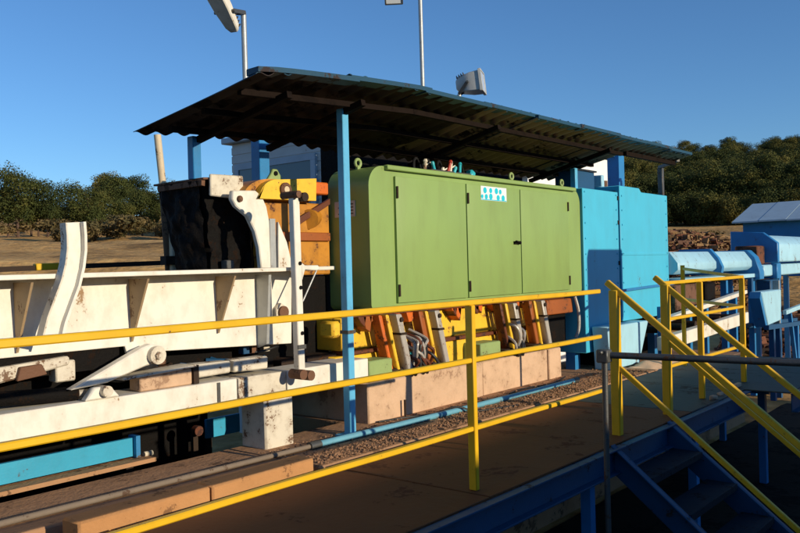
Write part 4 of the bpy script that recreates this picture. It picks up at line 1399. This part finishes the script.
for xa in (9.0, 9.40):
    MB().box((xa, 0.835, 2.4), (xa + 0.385, 0.849, 3.18)).build('door', 'blue', sb, bevel=0.004)


# ------------------------------------------------------------------ pines
def crown_mesh(seed, h, wd, base, nleaf, leaf, lobes):
    rg = random.Random(seed)
    mb = MB()
    cen = []
    for i in range(lobes):
        a = rg.uniform(0, 2 * math.pi)
        t = rg.uniform(0, 1)
        zz = base + (h - base) * (0.12 + 0.78 * t)
        prof = math.sin(math.pi * min(1, 0.22 + 0.72 * (1 - t) ** 0.8)) ** 0.8
        q = rg.uniform(0.25, 0.85) * wd / 2 * prof
        cen.append((Vector((q * math.cos(a), q * math.sin(a), zz)), rg.uniform(0.16, 0.30) * wd))
    cen.append((Vector((0, 0, h - 0.17 * wd)), 0.2 * wd))
    for c, r in cen:
        for i in range(nleaf // len(cen)):
            d = Vector((rg.gauss(0, 1), rg.gauss(0, 1), rg.gauss(0, 1))).normalized()
            p = c + Vector((d.x, d.y, d.z * 0.72)) * r * (rg.random() ** 0.35) * rg.uniform(0.85, 1.12)
            if p.z < base * 0.8:
                continue
            nrm = (d + Vector((rg.gauss(0, .6), rg.gauss(0, .6), rg.gauss(0, .6) + .3))).normalized()
            a = nrm.orthogonal().normalized()
            a = Matrix.Rotation(rg.uniform(0, 6.28), 3, nrm) @ a
            b = nrm.cross(a)
            s = leaf * rg.uniform(0.5, 1.25)
            mb.add([p - a * s, p + b * s * .45, p + a * s, p - b * s * .45], [(0, 1, 2, 3)])
    return mb, cen


def pine(seed, h, wd, base, nleaf=10500, leaf=0.115, lobes=22, mat='needles'):
    mb, cen = crown_mesh(seed, h, wd, base, nleaf, leaf, lobes)
    root = bpy.data.objects.new('pine_tree', None)
    COL.objects.link(root)
    tr = MB()
    rg = random.Random(seed + 50)
    lean = Vector((rg.uniform(-.3, .3), rg.uniform(-.3, .3), 0))
    tr.tube([(0, 0, -0.3), lean * 0.3 + Vector((0, 0, h * 0.25)), lean * 0.8 + Vector((0, 0, h * 0.55)), lean + Vector((0, 0, h * 0.85))], [0.17, 0.13, 0.09, 0.03], 7)
    for c, r in cen[::2]:
        z = max(base * 0.6, c.z - 0.8)
        tr.tube([lean * (z / h) + Vector((0, 0, z)), c * 0.6 + Vector((0, 0, c.z * 0.4)) * 0.95, c], [0.06, 0.04, 0.015], 5)
    tr.build('trunk', 'bark', root)
    mb.build('crown', mat, root, smooth=0)
    return root


protos = [pine(101, 6.2, 4.6, 1.2), pine(102, 6.8, 5.4, 1.6), pine(103, 5.6, 5.0, 0.9), pine(104, 7.2, 4.2, 1.8), pine(105, 6.0, 6.0, 1.4, 12000),
          pine(106, 3.6, 5.2, 0.15, 8000), pine(107, 3.0, 4.6, 0.1, 7000)]
used = [False] * len(protos)


def place_tree(i, x, y, s, rz, label, group):
    o = protos[i] if not used[i] else copy_tree(protos[i])
    used[i] = True
    o.location = (x, y, ground_z(x, y))
    o.rotation_euler = (0, 0, rz)
    o.scale = (s, s, s * 1.0)
    tag(o, label, 'tree', group)


rg = random.Random(77)
GL, GR = 'pines on the rise at left', 'pines on the wooded hill at right'
for k in range(46):
    th = R(45 + 27.0 * (k + rg.uniform(-.3, .3)) / 46)
    r_ = rg.choice([82, 88, 95, 103]) + rg.uniform(-3, 3)
    place_tree(rg.randrange(5), r_ * math.cos(th), r_ * math.sin(th), rg.uniform(0.55, 0.98), rg.uniform(0, 6.28),
               'round-crowned green pine tree in the wood on the left rise', GL)
row = 0
for r_ in (106, 117, 129, 143, 158, 175, 194, 214, 236):
    nn = int(17 + row * 1.3)
    for k in range(nn):
        th = R(9.5 + 17.0 * (k + rg.uniform(-.4, .4) + 0.5 * (row % 2)) / nn)
        rr_ = r_ + rg.uniform(-3, 3)
        place_tree(rg.randrange(5), rr_ * math.cos(th), rr_ * math.sin(th), rg.uniform(0.85, 1.15), rg.uniform(0, 6.28),
                   'dark dense pine tree in the wood on the hillside at right', GR)
    row += 1
for k in range(34):
    th = R(10 + 16.0 * (k + rg.uniform(-.4, .4)) / 34)
    rr_ = 101 + rg.uniform(-2, 3)
    place_tree(5 + k % 2, rr_ * math.cos(th), rr_ * math.sin(th), rg.uniform(0.7, 1.1), rg.uniform(0, 6.28),
               'low bushy young pine at the lower edge of the wood on the right hill', 'young pines edging the right hill')
# dry scrub on the left slope
bushes = []
for q in range(2):
    mbb, _ = crown_mesh(300 + q, 1.3, 2.4, 0.1, 900, 0.12, 7)
    o = mbb.build('bush', 'scrub', None, smooth=0)
    bushes.append(o)
ub_ = [False, False]
for k in range(60):
    left = k < 42
    th = R(rg.uniform(49, 71)) if left else R(rg.uniform(11, 24))
    r_ = rg.uniform(58, 84) if left else rg.uniform(46, 62)
    i = rg.randrange(2)
    o = bushes[i] if not ub_[i] else bushes[i].copy()
    if ub_[i]:
        COL.objects.link(o)
    ub_[i] = True
    x_, y_ = r_ * math.cos(th), r_ * math.sin(th)
    o.location = (x_, y_, ground_z(x_, y_) - 0.05)
    s = rg.uniform(0.5, 1.15)
    o.scale = (s * 1.3, s * 1.3, s)
    o.rotation_euler = (0, 0, rg.uniform(0, 6))
    tag(o, 'low dry scrub bush on the sandy slope at left' if left else 'low dry scrub bush below the wooded hill at right', 'bush',
        'scrub on the left slope' if left else 'scrub below the right hill')

# ------------------------------------------------------------------ mesh panel bars
nx = 26
for i in range(nx + 1):
    t_ = i / nx
    for s_ in (0, 1):
        p = P[0].lerp(P[1], t_)
        q = P[3].lerp(P[2], min(1, max(0, t_ + (0.1 if s_ else -0.1))))
        b.bar(p, q, 0.008, 0.006)
b.build('strands', 'concrete', em)
b = MB()
for a_, c_ in ((P[0], P[1]), (P[1], P[2]), (P[2], P[3]), (P[3], P[0])):
    b.bar(a_, c_, 0.03, 0.03)
b.build('frame', 'rust', em)
for xx in (8.55, 9.85):
    MB().box((xx - 0.02, 1.93, 0), (xx + 0.02, 1.97, 0.8)).build('leg', 'rust', em)
